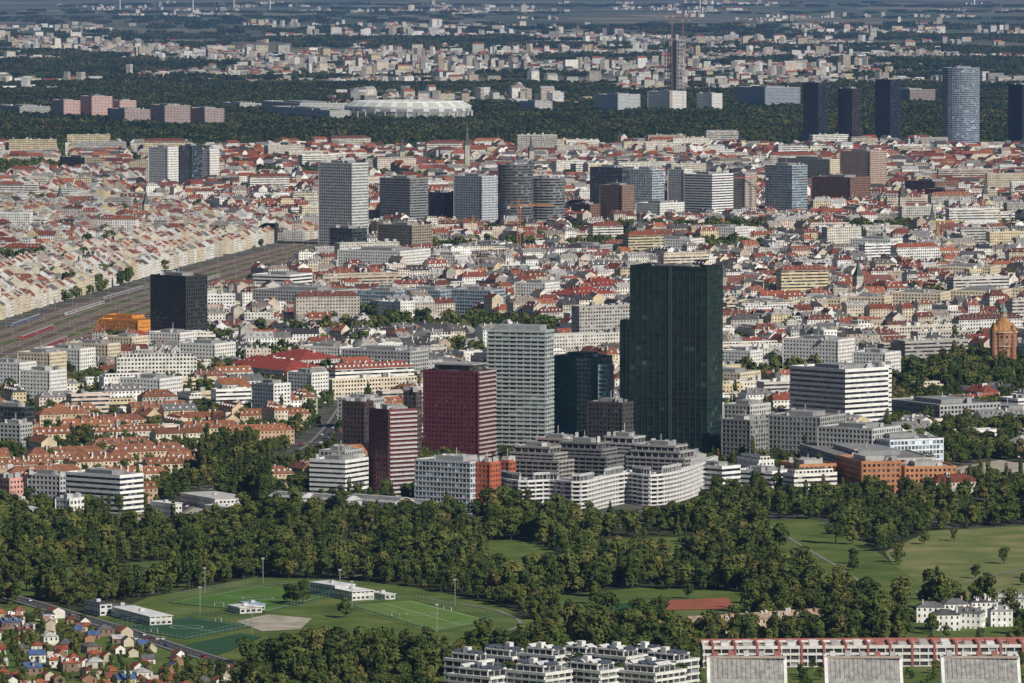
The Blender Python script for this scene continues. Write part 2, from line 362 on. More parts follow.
def balstrip(mb,P,Hh,fh,col,d=1.3,t0=0,t1=1):
    a,b2=P[0],P[1]; n_=((b2[1]-a[1]),-(b2[0]-a[0])); l=math.hypot(*n_); n_=(n_[0]/l,n_[1]/l)
    A=(a[0]+(b2[0]-a[0])*t0,a[1]+(b2[1]-a[1])*t0); B=(a[0]+(b2[0]-a[0])*t1,a[1]+(b2[1]-a[1])*t1)
    for k in range(int(Hh/fh)+1):
        z=k*fh; q=[(A[0]+n_[0]*.2,A[1]+n_[1]*.2),(A[0]+n_[0]*d,A[1]+n_[1]*d),(B[0]+n_[0]*d,B[1]+n_[1]*d),(B[0]+n_[0]*.2,B[1]+n_[1]*.2)]
        mb.prism(q,z+.15,z+1.35,PLAIN,col,bottom=True)
balstrip(mb,P,Hh,3.2,(.42,.40,.38))
link(mb.make('dark_red_tower'))
mb=MB(); P=rect(370,389,416,498,38); Hh=ztop(411,P[0][1])
tower('',P,Hh,fh=3.0,glass=(.05,.05,.05),band=(.16,.032,.036),bh=1.4,boff=.3,pier=1.3,bay=3.2,pcol=(.16,.032,.036),mb=mb)
balstrip(mb,P,Hh,3.0,(.48,.47,.46),1.6); link(mb.make('dark_red_residential_tower'))
TW('brown_tower',343,364,373,462,403,62,BR,band=(.07,.045,.035),pcol=(.07,.045,.035))
TW('brown_tower',404,416,421,470,392,62,BR,band=(.10,.075,.065))
TW('apartment_block_light_glass',415,470,498,514,463,58,B_G,band=(.54,.56,.57),glass=(.10,.13,.15),roof=(.3,.3,.3))
TW('orange_apartment_house',474,490,500,514,464,60,OR,band=(.46,.12,.05))
TW('orange_apartment_house',500,509,515,500,462,60,OR,band=(.42,.12,.06))
def smooth(P,k=6):
    out=[]
    for i in range(len(P)-1):
        p0=P[max(i-1,0)];p1=P[i];p2=P[i+1];p3=P[min(i+2,len(P)-1)]
        for s in range(k):
            t=s/k
            out.append(tuple(.5*((2*p1[d])+(-p0[d]+p2[d])*t+(2*p0[d]-5*p1[d]+4*p2[d]-p3[d])*t*t+(-p0[d]+3*p1[d]-3*p2[d]+p3[d])*t**3) for d in (0,1)))
    out.append(P[-1]); return out
F_=smooth([site(*p) for p in [(497,507),(520,511.5),(550,510.5),(580,512.5),(605,507),(628,503),(650,505.5),(675,502),(696,495),(712,487)]],4)
P=F_+[(x+3,y+15) for x,y in reversed(F_)]
hz=ztop(478,site(590,508)[1])
mb=MB(); tower('',P,hz,mb=mb,plant=False,fh=3.0,glass=(.035,.038,.042),band=(.72,.72,.71),bh=1.05,boff=2.0,pier=.3,bay=6,poff=1.6,roof=(.28,.28,.27))
for k in range(1,len(F_)-4,5):
    q=[(F_[k+i][0],F_[k+i][1]+3.2) for i in (0,1,2,3)]+[(F_[k+i][0],F_[k+i][1]+12) for i in (3,2,1,0)]
    tower('',q,hz+4.0,z0=hz,mb=mb,plant=False,fh=4.0,glass=(.05,.05,.06),band=(.5,.5,.5),bh=.6,boff=.8,pier=.2,do_mark=False)
link(mb.make('curved_apartment_building'))
def terrace(l,c,r,yb,yt,a,band):
    P=rect(l,c,r,yb,a); Ht=ztop(yt,P[0][1]); mb=MB(); k=dict(BALG); k['band']=band
    tower('',P,Ht*.72,mb=mb,plant=False,**k)
    cx=sum(p[0] for p in P)/4; cy=sum(p[1] for p in P)/4
    sh=lambda s,ox,oy:[(cx+(p[0]-cx)*s+ox,cy+(p[1]-cy)*s+oy) for p in P]
    tower('',sh(.84,-1,2),Ht*.87,z0=Ht*.72,mb=mb,plant=False,do_mark=False,**k); tower('',sh(.68,-2,3),Ht,z0=Ht*.87,mb=mb,plant=True,do_mark=False,**k)
    link(mb.make('terraced_apartment_block'))
for q in [(508,558,572,496,449,60,(.34,.32,.31)),(553,606,622,491,445,62,(.20,.20,.20)),(600,640,655,486,439,60,(.42,.42,.41)),(628,684,700,489,448,62,(.34,.33,.32)),(664,702,714,484,457,62,(.52,.51,.5)),(530,575,592,478,441,60,(.42,.34,.3))]: terrace(*q)
TW('office_podium',588,622,634,462,404,60,BR,band=(.07,.06,.055))
TW('glass_office_block',722,750,768,466,421,55,G_P,glass=(.05,.06,.06),band=(.28,.28,.27),bh=1)
TW('glass_office_block',745,778,795,461,425,55,G_P,glass=(.05,.06,.06),band=(.6,.6,.58),bh=.9)
TW('glass_office_block',724,750,770,452,406,55,G_P,glass=(.05,.06,.06),band=(.55,.55,.53))
TW('glass_office_block',765,820,845,465,418,60,G_P,glass=(.05,.06,.06),band=(.36,.36,.35),bh=1)
TW('glass_office_block',818,872,900,474,430,55,G_P,band=(.50,.50,.48))
TW('low_office_building',690,722,740,494,468,45,W_R)
TW('low_office_building',735,772,790,492,473,55,W_R)
TW('white_office_building',836,890,943,476,441,25,B_G,band=(.68,.72,.76),glass=(.12,.16,.2),pier=.6)
TW('orange_brick_building',780,800,836,491,466,22,OR)
TW('orange_brick_building',838,862,900,495,463,14,OR,band=(.44,.19,.08))
TW('orange_brick_building',893,905,956,494,468,10,OR)
TW('orange_brick_building_annex',800,850,935,486,460,12,B_G,band=(.5,.47,.42))
TW('white_slab_office',790,845,888,437,371,42,W_R,fh=3.8,bh=2.1,band=(.80,.80,.78))
TW('white_slab_office_wing',862,884,891,434,367,60,W_R,fh=3.8,bh=2.4)
TW('low_office_building',885,940,1000,432,406,30,G_P,band=(.4,.4,.4))
TW('low_office_building',965,1010,1050,430,412,30,W_R)
TW('low_office_building',1000,1018,1050,424,400,30,W_R)
TW('apartment_house',783,838,854,378,341,60,W_P)
TW('apartment_house',853,885,900,384,354,60,W_P)
TW('apartment_house',700,740,760,400,374,60,C_P)
TW('apartment_house',722,750,762,380,352,60,W_P)
for l,c,r,yb,yt,st in [(735,790,800,326,303,C_P),(800,840,848,324,300,C_P),(848,884,892,325,298,C_P),(892,940,950,320,294,C_P),(950,1000,1012,318,292,C_P),(1012,1050,1060,316,290,C_P),(905,955,965,352,330,C_P),(800,850,860,350,328,C_P),(930,990,1000,290,268,C_P)]: TW('long_apartment_slab',l,c,r,yb,yt,72,st)
TW('white_office_building',66,120,143,514,477,52,W_R)
TW('white_office_building',28,60,68,506,476,60,G_P,band=(.5,.5,.5))
TW('white_office_building',56,70,84,517,500,50,W_P)
TW('pink_house',-10,10,23,505,480,45,C_P,band=(.64,.34,.29))
TW('white_apartment_tower',252,274,290,420,385,45,W_P)
TW('apartment_house',288,312,328,404,374,50,W_P)
TW('apartment_house',118,170,190,388,364,60,W_P)
TW('black_residential_tower',151,186,207,352,277,50,D_G,glass=(.014,.014,.016),band=(.03,.03,.032),bh=1.2,pier=1.0,bay=3,pcol=(.045,.045,.045))
TW('orange_hall',98,138,152,345,322,55,OR,band=(.66,.27,.05),glass=(.4,.16,.03),bh=2.4,roof=(.5,.22,.06),mk=30,plant=False)
TW('orange_hall',104,132,144,336,317,55,OR,band=(.66,.27,.05),glass=(.4,.16,.03),bh=2.4,roof=(.5,.22,.06),mk=20,plant=False)
for i,(l,c,r,yb,yt,st) in enumerate([(150,180,196,358,334,W_P),(108,132,148,366,338,C_P),(66,108,120,376,345,C_P),(40,80,95,384,350,W_P),(18,50,66,392,354,C_P),
    (-20,20,36,398,364,W_P),(0,20,32,455,425,G_P),(-10,25,34,445,408,D_G),(20,50,66,410,372,W_P),(120,160,182,408,380,W_P),(180,215,235,372,345,W_P),
    (320,345,362,480,452,G_P),(310,345,368,500,462,W_R),(338,370,384,430,400,G_P),(300,340,352,372,348,W_P),(342,410,428,388,352,G_P),
    (357,395,412,320,292,B_G),(404,440,456,320,291,B_G),(452,490,505,322,291,B_G),(253,330,357,322,292,G_P),(253,290,312,300,276,W_R),(338,400,430,285,252,W_P),(430,455,470,280,256,W_P),
    (515,545,559,318,284,W_P),(540,560,575,392,360,W_P),(636,690,704,262,240,W_P),(560,600,612,268,246,G_P),(700,735,748,250,228,W_P),(850,890,902,262,240,W_P),(470,500,512,262,244,W_R)]):
    TW('apartment_house' if st in(W_P,C_P) else 'office_block',l,c,r,yb,yt,62,st)
def redhall(l,c,r,yb,yt,a,rc=(.30,.06,.04),wc=(.6,.56,.5),name='red_roofed_hall'):
    P=rect(l,c,r,yb,a); x,y=P[0]; w=math.hypot(P[1][0]-x,P[1][1]-y); d=math.hypot(P[3][0]-x,P[3][1]-y); h=ztop(yt,y)
    T=(x,y,cos(radians(a)),sin(radians(a))); mb=MB(); rh=min(7,h*.35); house(mb,T,0,0,w,d,h-rh,rh,'x' if w>d else 'y',wc,rc,(.4,.5),1,True); mark(P,3); link(mb.make(name))
for q in [(236,285,330,392,362,35),(230,270,300,384,358,40),(260,300,345,378,352,35),(545,580,620,322,288,45),(560,600,640,310,280,45),(640,690,720,300,276,50),(110,130,160,352,332,50),(900,930,980,362,342,40)]: redhall(*q)
TW('white_high_rise',319,352,368,246,164,50,W_P,fh=3.6,bh=1.7,pier=1.0,bay=3.6,band=(.58,.60,.59),glass=(.05,.055,.06))
TW('grey_high_rise',380,410,428,236,179,50,G_P,bh=1.4,pier=.4,band=(.27,.28,.28))
TW('dark_office_block',428,444,455,232,193,50,D_G)
TW('light_high_rise',454,482,497,234,177,50,W_P,band=(.54,.57,.60),bh=1.3,pier=1.1,bay=2.8)
def oval(l,r,yb,yt,name,band):
    P0=rect(l,(l+r)/2,r,yb,45); cx=sum(p[0] for p in P0)/4; cy=sum(p[1] for p in P0)/4; rx=(r-l)/2/FPX*cy
    tower(name,[(cx+rx*cos(t*pi/10),cy+rx*.7*sin(t*pi/10)) for t in range(20)],ztop(yt,cy),fh=3.6,glass=(.05,.055,.06),band=band,bh=1.5,boff=.6,pier=0)
oval(498,533,238,165,'dark_curved_high_rise',(.15,.15,.155)); oval(530,565,234,178,'dark_curved_high_rise',(.22,.22,.22))
TW('dark_office_block',330,352,367,262,229,50,D_G)
TW('dark_office_block',378,412,432,262,226,50,G_P,band=(.34,.28,.2))
TW('glass_bank_tower',590,622,634,222,168,55,D_G,glass=(.03,.04,.05),band=(.08,.09,.10))
TW('glass_bank_tower',630,652,664,224,170,55,B_G,band=(.55,.6,.64))
TW('brown_office_block',600,622,634,232,186,50,C_P,band=(.26,.17,.12))
TW('white_high_rise',684,712,733,226,175,50,W_R,fh=3.4,bh=1.8)
TW('white_high_rise',668,684,692,222,170,50,W_P)
TW('apartment_house',731,745,756,222,174,50,C_P,band=(.45,.4,.35))
TW('blue_high_rise',765,792,807,222,166,50,B_G,band=(.38,.43,.46))
TW('white_low_block',636,660,684,228,204,50,W_P)
TW('brown_office_block',812,850,870,214,178,50,BR)
TW('brown_office_block',840,870,886,200,152,50,C_P,band=(.45,.33,.27))
TW('ochre_block',778,830,850,186,160,40,C_P)
TW('white_high_rise',149,168,182,196,148,50,W_P,fh=3.8,bh=2.1)
TW('glass_high_rise',180,192,202,196,146,50,D_G,glass=(.03,.05,.06))
TW('white_high_rise',200,210,219,194,150,50,W_P,fh=3.8,bh=2.1)
TW('dome_hall',60,85,103,178,158,40,G_P,band=(.32,.25,.18))
for l,c,r,yb,yt in [(572,590,600,232,205),(655,668,676,216,192),(905,935,958,206,182),(925,945,965,214,190),(1000,1016,1030,196,172)]:
    TW('brown_office_block',l,c,r,yb,yt,45,BR)
TW('dark_river_tower',803,818,827,152,83,50,D_G,glass=(.012,.016,.025),band=(.03,.035,.045),bh=1.2,fh=3.8)
TW('dark_river_tower',838,852,861,152,89,50,D_G,glass=(.015,.012,.015),band=(.05,.035,.04),bh=1.2,fh=3.8)
TW('dark_river_tower',875,890,901,150,80,50,D_G,glass=(.01,.012,.018),band=(.025,.03,.04),bh=1.2,fh=3.8)
TW('dark_river_tower',1008,1022,1032,150,85,50,D_G,glass=(.01,.012,.018),band=(.025,.03,.04),bh=1.2,fh=3.8)
P=rect(942,966,979,154,45)
cx=sum(p[0] for p in P)/4; cy=sum(p[1] for p in P)/4; rr=37/2/ (6200/cy)
Pc=[(cx+rr*cos(t*pi/12),cy+rr*sin(t*pi/12)*.8) for t in range(24)]
tower('round_river_tower',Pc,ztop(68,cy),fh=3.8,glass=(.06,.08,.11),band=(.28,.33,.39),bh=1.5,boff=.5,pier=.5,bay=4)
P=rect(665,677,685,112,45); Hc=ztop(38,P[0][1]); mb=MB(); cx=sum(p[0] for p in P)/4; cy=sum(p[1] for p in P)/4
mb.prism([(cx+(p[0]-cx)*.35,cy+(p[1]-cy)*.35) for p in P],0,Hc+8,PLAIN,(.36,.35,.34))
z=0
while z<Hc: mb.prism(P,z,z+1.3,PLAIN,(.40,.40,.41),bottom=True); z+=9
for i in range(4):
    for t in (0,.33,.66): 
        a,b2=P[i],P[(i+1)%4]; q=(a[0]+(b2[0]-a[0])*t,a[1]+(b2[1]-a[1])*t); mb.prism([(q[0]+u,q[1]+v) for u,v in ((-.9,-.9),(.9,-.9),(.9,.9),(-.9,.9))],0,Hc,PLAIN,(.30,.29,.29))
mark(P,5); link(mb.make('residential_tower_under_construction'))
TW('white_distant_block',648,670,686,116,92,45,W_P)
TW('white_distant_block',596,618,640,116,95,40,W_P,band=(.5,.52,.53))
TW('white_distant_block',697,712,722,116,94,40,W_P)
TW('flat_hall',735,765,800,112,88,30,G_P,band=(.3,.35,.4))
TW('flat_hall',882,910,935,108,90,30,G_P,band=(.3,.25,.22))
for q in [(108,125,150,130,110),(150,165,190,130,106),(190,205,224,130,109)]: TW('flat_hall',*q,20,C_P,band=(.40,.31,.29))
for q in [(52,64,80,122,101),(80,92,112,122,97),(112,120,136,122,101)]: TW('flat_hall',*q,20,C_P,band=(.62,.42,.38))
TW('flat_hall',0,20,50,120,107,20,G_P)

# ---------------------------------------------------------------- water tower, churches
def ngon(cx,cy,r,n,ph=0): return [(cx+r*cos(2*pi*i/n+ph),cy+r*sin(2*pi*i/n+ph)) for i in range(n)]
def cone(mb,P,z0,z1,mat,col,k=0.0):
    cx=sum(p[0] for p in P)/len(P); cy=sum(p[1] for p in P)/len(P); n=len(P)
    Q=[(cx+(p[0]-cx)*k,cy+(p[1]-cy)*k) for p in P]
    for i in range(n):
        j=(i+1)%n
        if k==0: mb.face([(*P[i],z0),(*P[j],z0),(cx,cy,z1)],mat,col)
        else: mb.face([(*P[i],z0),(*P[j],z0),(*Q[j],z1),(*Q[i],z1)],mat,col)
mb=MB(); x,y=site(1003,376); bc=(.36,.17,.09); rf=(.42,.22,.09)
mb.prism(ngon(x,y,11,16),0,26,WALL,bc,(.3,.5),bay=4)
mb.prism(ngon(x,y,11.8,16),26,27.2,PLAIN,(.55,.42,.28),bottom=True)
mb.prism(ngon(x,y,12,16),27.2,38,WALL,bc,(.4,.7),bay=4)
mb.prism(ngon(x,y,13,16),38,39,PLAIN,(.55,.42,.28),bottom=True)
cone(mb,ngon(x,y,12.6,16),39,48,ROOF,rf,.45); cone(mb,ngon(x,y,5.7,16),48,51,ROOF,rf,.6)
mb.prism(ngon(x,y,3.2,8),51,56,WALL,(.5,.38,.25),(.5,.6)); cone(mb,ngon(x,y,3.8,8),56,64,ROOF,(.2,.28,.22))
for k in range(4):
    a=pi/4+k*pi/2; P=ngon(x+11.5*cos(a),y+11.5*sin(a),2.6,8); mb.prism(P,0,41,WALL,bc,(.3,.4)); cone(mb,P,41,47,ROOF,(.42,.22,.09))
mark(ngon(x,y,16,8),14); link(mb.make('brick_water_tower'))
def church(px,pyb,hs,c=(.5,.46,.38),rc=(.18,.08,.06),sc=(.10,.12,.11)):
    x,y=site(px,pyb); mb=MB(); a=U(0,1.2); T=(x,y,cos(a),sin(a))
    house(mb,T,4,-9,40,9,16,10,'x',c,rc,(.3,.7),0); boxT(mb,T,-4,-4.4,4,4.4,0,hs*.55,WALL,c,(.3,.5))
    P=[(x+a1*T[2]-b1*T[3],y+a1*T[3]+b1*T[2]) for a1,b1 in ((-4.3,-4.7),(4.3,-4.7),(4.3,4.7),(-4.3,4.7))]
    mb.prism(P,hs*.55,hs*.55+.8,PLAIN,c,bottom=True); cone(mb,P,hs*.55+.8,hs*.72,ROOF,sc,.45)
    cone(mb,[(x+(p[0]-x)*.45,y+(p[1]-y)*.45) for p in P],hs*.72,hs,ROOF,sc)
    mark(ngon(x,y,26,8),0); link(mb.make('church'))
for px,pyb,hs in [(467,178,95),(531,172,62),(298,196,55),(902,222,60),(932,245,55),(722,300,42),(146,225,50),(985,215,52),(402,172,60),(858,300,45),(640,250,48),(60,215,45),(592,172,50)]: church(px,pyb,hs)

# ---------------------------------------------------------------- stadium
x,y=site(408,123); mb=MB(); A,B=136,112; zs=1.12
def ell(k,n=72): return [(x+A*k*cos(2*pi*i/n),y+B*k*sin(2*pi*i/n)) for i in range(n)]
def ringf(k0,z0,k1,z1,mat,col,alt=None):
    P=ell(k0);Q=ell(k1)
    for i in range(72):
        j=(i+1)%72; mb.face([(*P[i],z0*zs),(*P[j],z0*zs),(*Q[j],z1*zs),(*Q[i],z1*zs)],mat,alt if (alt and i%3==0) else col)
ringf(.93,0,.97,20,PLAIN,(.26,.27,.26),(.5,.5,.48)); ringf(.97,20,1.0,24,PLAIN,(.80,.80,.78)); ringf(1.0,24,.99,29,PLAIN,(.22,.23,.22),(.6,.6,.58)); ringf(.99,29,1.0,33,PLAIN,(.82,.82,.80))
ringf(1.0,33,.88,41,PLAIN,(.50,.52,.47),(.72,.73,.70)); ringf(.88,41,.86,42.5,PLAIN,(.82,.82,.80)); ringf(.86,42.5,.60,36,PLAIN,(.55,.58,.54),(.7,.7,.68)); ringf(.60,36,.585,33,PLAIN,(.75,.75,.72)); ringf(.85,30,.5,1,PLAIN,(.25,.2,.2))
P=ell(1.01)
for i in range(0,72,2): mb.prism(ngon(P[i][0],P[i][1],1.0,4),0,27,PLAIN,(.7,.7,.69))
mb.face([(*p,.3) for p in ell(.5)],PLAIN,(.06,.14,.03))
mark(ell(1.1),20); link(mb.make('football_stadium'))
for l,c,r,yb,yt in [(262,300,348,120,104),(272,330,350,126,111),(222,240,262,113,104),(520,535,552,116,102)]: TW('exhibition_hall',l,c,r,yb,yt,20,W_P,band=(.5,.5,.48))

# ---------------------------------------------------------------- ground sheets
me=bpy.data.meshes.new('ground'); me.from_pydata([(-60000,-4000,0),(60000,-4000,0),(60000,90000,0),(-60000,90000,0)],[],[(0,1,2,3)])
me.materials.append(M_ground); link(bpy.data.objects.new('ground',me))
sheet('city_ground',[(-400,528),(1424,528),(1424,153),(-400,153)],.06,M_city)
sheet('woodland_ground',[(-400,528),(-400,900),(1424,900),(1424,528)],.06,M_floor)
clear=[]; zc=[.10]
def clearing(name,P,mat,tree=0.0):
    zc[0]+=.012; sheet(name,P,zc[0],mat); clear.append(([site(*p) for p in P],tree))
clearing('sports_ground_lawn',[(95,618),(150,597),(255,578),(345,580),(420,588),(500,606),(560,632),(520,652),(330,652),(262,662),(100,650)],M_grass,.0)
clearing('meadow',[(885,552),(930,531),(1060,524),(1080,604),(1000,612),(950,606),(905,585)],M_dry,.018)
clearing('meadow_path_strip',[(750,522),(810,518),(860,538),(895,566),(935,592),(925,612),(870,612),(820,590),(775,556)],M_grass,.035)
clearing('meadow',[(475,541),(535,540),(570,562),(550,582),(490,575)],M_grass,.02)
clearing('meadow',[(60,568),(200,558),(235,573),(180,590),(80,592)],M_grass,.06)
clearing('meadow',[(555,596),(640,588),(745,592),(755,634),(560,634)],M_grass,.04)
clearing('meadow',[(580,540),(690,536),(705,556),(600,562)],M_grass,.06)
clearing('meadow',[(280,545),(360,540),(380,556),(300,562)],M_dry,.10)
clearing('meadow',[(0,585),(60,575),(80,590),(20,602)],M_grass,.08)
clearing('allotment_gardens',[(-60,604),(40,606),(110,622),(240,672),(250,740),(-60,740)],M_grass,.45)
clearing('residential_grounds',[(430,655),(700,655),(700,740),(430,740)],M_grass,.12)
clearing('residential_grounds',[(690,646),(1100,646),(1100,740),(690,740)],M_grass,.22)
clearing('villa_garden',[(905,612),(1060,608),(1060,646),(905,646)],M_grass,.10)
sheet('football_pitch',[(168,603),(258,586),(338,594),(266,613)],.42,M_turf)
sheet('football_pitch',[(352,606),(410,601),(492,621),(436,632)],.42,M_turfb)
sheet('artificial_pitch',[(118,628),(190,617),(252,627),(186,640)],.42,M_turf2)
sheet('artificial_pitch',[(184,646),(240,634),(262,638),(215,657)],.44,M_turf2)
sheet('sand_court',[(236,622),(268,615),(312,619),(300,630),(262,632)],.40,M_sand)
sheet('tennis_court',[(652,602),(728,598),(736,609),(662,611)],.42,M_clay)
sheet('artificial_pitch',[(590,608),(640,602),(655,612),(600,618)],.42,M_turf2)
def ribbon(name,P,w,z,mat,closed=False):
    n=len(P); L=[];Rr=[]
    for i in range(n):
        a=P[max(i-1,0)] if not closed else P[i-1]; b2=P[min(i+1,n-1)] if not closed else P[(i+1)%n]
        dx,dy=b2[0]-a[0],b2[1]-a[1]; l=math.hypot(dx,dy) or 1
        ww=w/2
        L.append((P[i][0]-dy/l*ww,P[i][1]+dx/l*ww,z)); Rr.append((P[i][0]+dy/l*ww,P[i][1]-dx/l*ww,z))
    fs=[]
    for i in range(n if closed else n-1):
        j=(i+1)%n; fs.append((i,n+i,n+j,j))
    me=bpy.data.meshes.new(name); me.from_pydata(L+Rr,[],fs); me.materials.append(mat); me.update()
    return link(bpy.data.objects.new(name,me))
mid=lambda a,b2,t=.5:(a[0]+(b2[0]-a[0])*t,a[1]+(b2[1]-a[1])*t)
for q in ([(173,603),(258,587.5),(333,594),(266,611.5)],[(357,606),(410,602),(486,621),(436,630.5)],[(123,628),(190,618.3),(247,627),(186,638.5)]):
    S4=[site(*p) for p in q]; ribbon('pitch_marking',S4,.3,.48,M_line,True)
    ribbon('pitch_marking',[mid(S4[0],S4[1]),mid(S4[3],S4[2])],.3,.50,M_line)
    cc=mid(mid(S4[0],S4[1]),mid(S4[3],S4[2])); ribbon('pitch_marking',ngon(cc[0],cc[1],9,24),.3,.52,M_line,True)
    for e0,e1 in ((S4[0],S4[3]),(S4[1],S4[2])):
        g0,g1=mid(e0,e1,.45),mid(e0,e1,.55); mb=MB()
        for g in (g0,g1): mb.prism(ngon(g[0],g[1],.12,5),.3,2.7,PLAIN,(.8,.8,.8))
        an=math.atan2(g1[1]-g0[1],g1[0]-g0[0]); Lg=math.hypot(g1[0]-g0[0],g1[1]-g0[1]); boxT(mb,(g0[0],g0[1],cos(an),sin(an)),0,-.1,Lg,.1,2.6,2.85,PLAIN,(.8,.8,.8)); link(mb.make('football_goal'))
def road(name,pts,w):
    P=smooth([site(*p) for p in pts]); ribbon(name,P,w,.55,M_asph)
    n=len(P); mb=MB()
    for sgn in (-1,1):
        Q=[]
        for i in range(n):
            a=P[max(i-1,0)]; b2=P[min(i+1,n-1)]; dx,dy=b2[0]-a[0],b2[1]-a[1]; l=math.hypot(dx,dy)
            Q.append(((P[i][0]-dy/l*sgn*(w/2),P[i][1]+dx/l*sgn*(w/2)),(P[i][0]-dy/l*sgn*(w/2+2.2),P[i][1]+dx/l*sgn*(w/2+2.2))))
        for i in range(n-1):
            a,b2=Q[i]; c,d=Q[i+1]
            mb.face([(*a,.68),(*b2,.68),(*d,.68),(*c,.68)],PLAIN,(.20,.19,.18)); mb.face([(*a,.2),(*c,.2),(*c,.68),(*a,.68)],PLAIN,(.3,.3,.29))
    link(mb.make('pavement'))
    dl=MB()
    for i in range(len(P)-1):
        a,b2=P[i],P[i+1]; L=math.hypot(b2[0]-a[0],b2[1]-a[1]); dx,dy=(b2[0]-a[0])/L,(b2[1]-a[1])/L
        t=0
        while t+3<L:
            q=[(a[0]+dx*s-dy*o,a[1]+dy*s+dx*o,.59) for s,o in ((t,-.1),(t+3,-.1),(t+3,.1),(t,.1))]; dl.face(q,PLAIN,(.75,.75,.75)); t+=9
        for s in range(int(L/CS)+1):
            px=a[0]+dx*s*CS; py=a[1]+dy*s*CS
            for ox in range(-int(w/2/CS)-1,int(w/2/CS)+2):
                occ.add((int(floor(px/CS))+ox,int(floor(py/CS))))
    if dl.f: link(dl.make('lane_marking'))
    return P
RD=[road('road',[(-40,588),(10,598),(60,612),(120,630),(180,650),(235,668),(300,700)],9),
    road('road',[(-40,520),(60,528),(140,527),(240,524),(330,519),(440,520),(500,519),(620,516),(720,500),(790,494),(880,497),(960,496),(1070,488)],11),
    road('road',[(150,527),(190,505),(240,480),(300,455),(330,430),(350,400)],9),
    road('road',[(-40,470),(60,462),(200,455),(300,445),(420,440)],9),
    road('road',[(890,497),(900,470),(960,450),(1060,440)],10)]
for k,P in enumerate(([(480,640),(520,625),(500,612),(470,606),(420,598)],[(765,524),(800,545),(850,575),(900,612),(930,625)],[(90,600),(200,590),(330,580),(470,560),(600,565),(740,540)],[(560,628),(640,618),(740,612),(850,600),(930,590),(1060,560)])):
    Q=smooth([site(*p) for p in P]); ribbon('footpath',Q,1.8,.32+.006*k,M_pave)
sheet('gravel_yard',[(90,528),(170,503),(250,498),(262,524),(150,532)],.12,M_sand); mark([site(*p) for p in [(90,528),(170,503),(250,498),(262,524),(150,532)]],0)
sheet('car_park',[(0,530),(60,516),(100,520),(60,534)],.14,M_asph)
sheet('bare_field',[(930,472),(1000,460),(1060,468),(1060,486),(950,486)],.12,M_sand); mark([site(*p) for p in [(930,472),(1000,460),(1060,468),(1060,486),(950,486)]],0)

# ---------------------------------------------------------------- railway
RC=smooth([site(*p) for p in [(-90,398),(-20,362),(50,334),(112,311),(180,290),(250,268),(312,251),(345,242)]],8)
ribbon('railway_ballast_bed',RC,128,.14,M_ball)
def side(P,d):
    out=[]; n=len(P)
    for i in range(n):
        a=P[max(i-1,0)]; b2=P[min(i+1,n-1)]; dx,dy=b2[0]-a[0],b2[1]-a[1]; l=math.hypot(dx,dy); out.append((P[i][0]-dy/l*d,P[i][1]+dx/l*d))
    return out
L_=side(RC,70);R_=side(RC,-68)
mark([p for p in R_]+[p for p in reversed(L_)],0)
for o in [-56,-51,-40,-35,-30,-17,-12,2,7,12,26,31,44,49,54]:
    ribbon('railway_track_bed',side(RC,o),2.8,.24,M_tie)
    for s in (-.72,.72): ribbon('rail',side(RC,o+s),.2,.38,M_rail)
for o,w_ in ((-23.5,7),(19,6)): ribbon('grass_verge',side(RC,o),w_,.2,M_grass)
def obox(mb,cx,cy,a,w,d,z0,z1,mat,col,win=(0,0)):
    boxT(mb,(cx,cy,cos(a),sin(a)),-w/2,-d/2,w/2,d/2,z0,z1,mat,col,win)
mb=MB()
for i in range(2,len(RC)-1,2):
    for o in (-46,-23.5,-4,19,37,59):
        q=side(RC,o)[i]; obox(mb,q[0],q[1],0,.3,.3,0,8.5,PLAIN,(.3,.3,.3))
    a=side(RC,-46)[i]; b2=side(RC,59)[i]; an=math.atan2(b2[1]-a[1],b2[0]-a[0]); obox(mb,(a[0]+b2[0])/2,(a[1]+b2[1])/2,an,105,.2,7.7,7.95,PLAIN,(.3,.3,.3))
link(mb.make('catenary_masts'))
def train(o,i0,n,col):
    mb=MB(); Q=side(RC,o)
    def at(s):
        k=i0
        while k<len(Q)-2:
            L=math.hypot(Q[k+1][0]-Q[k][0],Q[k+1][1]-Q[k][1])
            if s<L: t=s/L; return (Q[k][0]+(Q[k+1][0]-Q[k][0])*t,Q[k][1]+(Q[k+1][1]-Q[k][1])*t,math.atan2(Q[k+1][1]-Q[k][1],Q[k+1][0]-Q[k][0]))
            s-=L; k+=1
        return None
    for c in range(n):
        p=at(c*27+13)
        if not p: break
        x,y,a=p; T=(x,y,cos(a),sin(a))
        prof=[(-1.4,.9),(1.4,.9),(1.45,3.4),(1.1,4.0),(.5,4.25),(-.5,4.25),(-1.1,4.0),(-1.45,3.4)]
        def Lc(u,v,z): return (x+u*T[2]-v*T[3],y+u*T[3]+v*T[2],z)
        for j in range(8):
            p0,p1=prof[j],prof[(j+1)%8]; sd=j in(1,7)
            colr=col if sd else ((.25,.25,.26) if j in(2,3,4,5,6) else (.05,.05,.05))
            mb.face([Lc(-13,p0[0],p0[1]),Lc(13,p0[0],p0[1]),Lc(13,p1[0],p1[1]),Lc(-13,p1[0],p1[1])],PLAIN,colr)
        for e in (-13,13): mb.face([Lc(e,v,z) for v,z in prof],PLAIN,col)
        for sd in (-1.46,1.46):
            mb.face([Lc(-12,sd,2.1),Lc(12,sd,2.1),Lc(12,sd,3.0),Lc(-12,sd,3.0)],GLASS,(.02,.02,.03))
        for e in (-9,9): obox(mb,x+e*T[2],y+e*T[3],a,3.6,2.2,.34,.95,PLAIN,(.03,.03,.03))
    link(mb.make('passenger_train'))
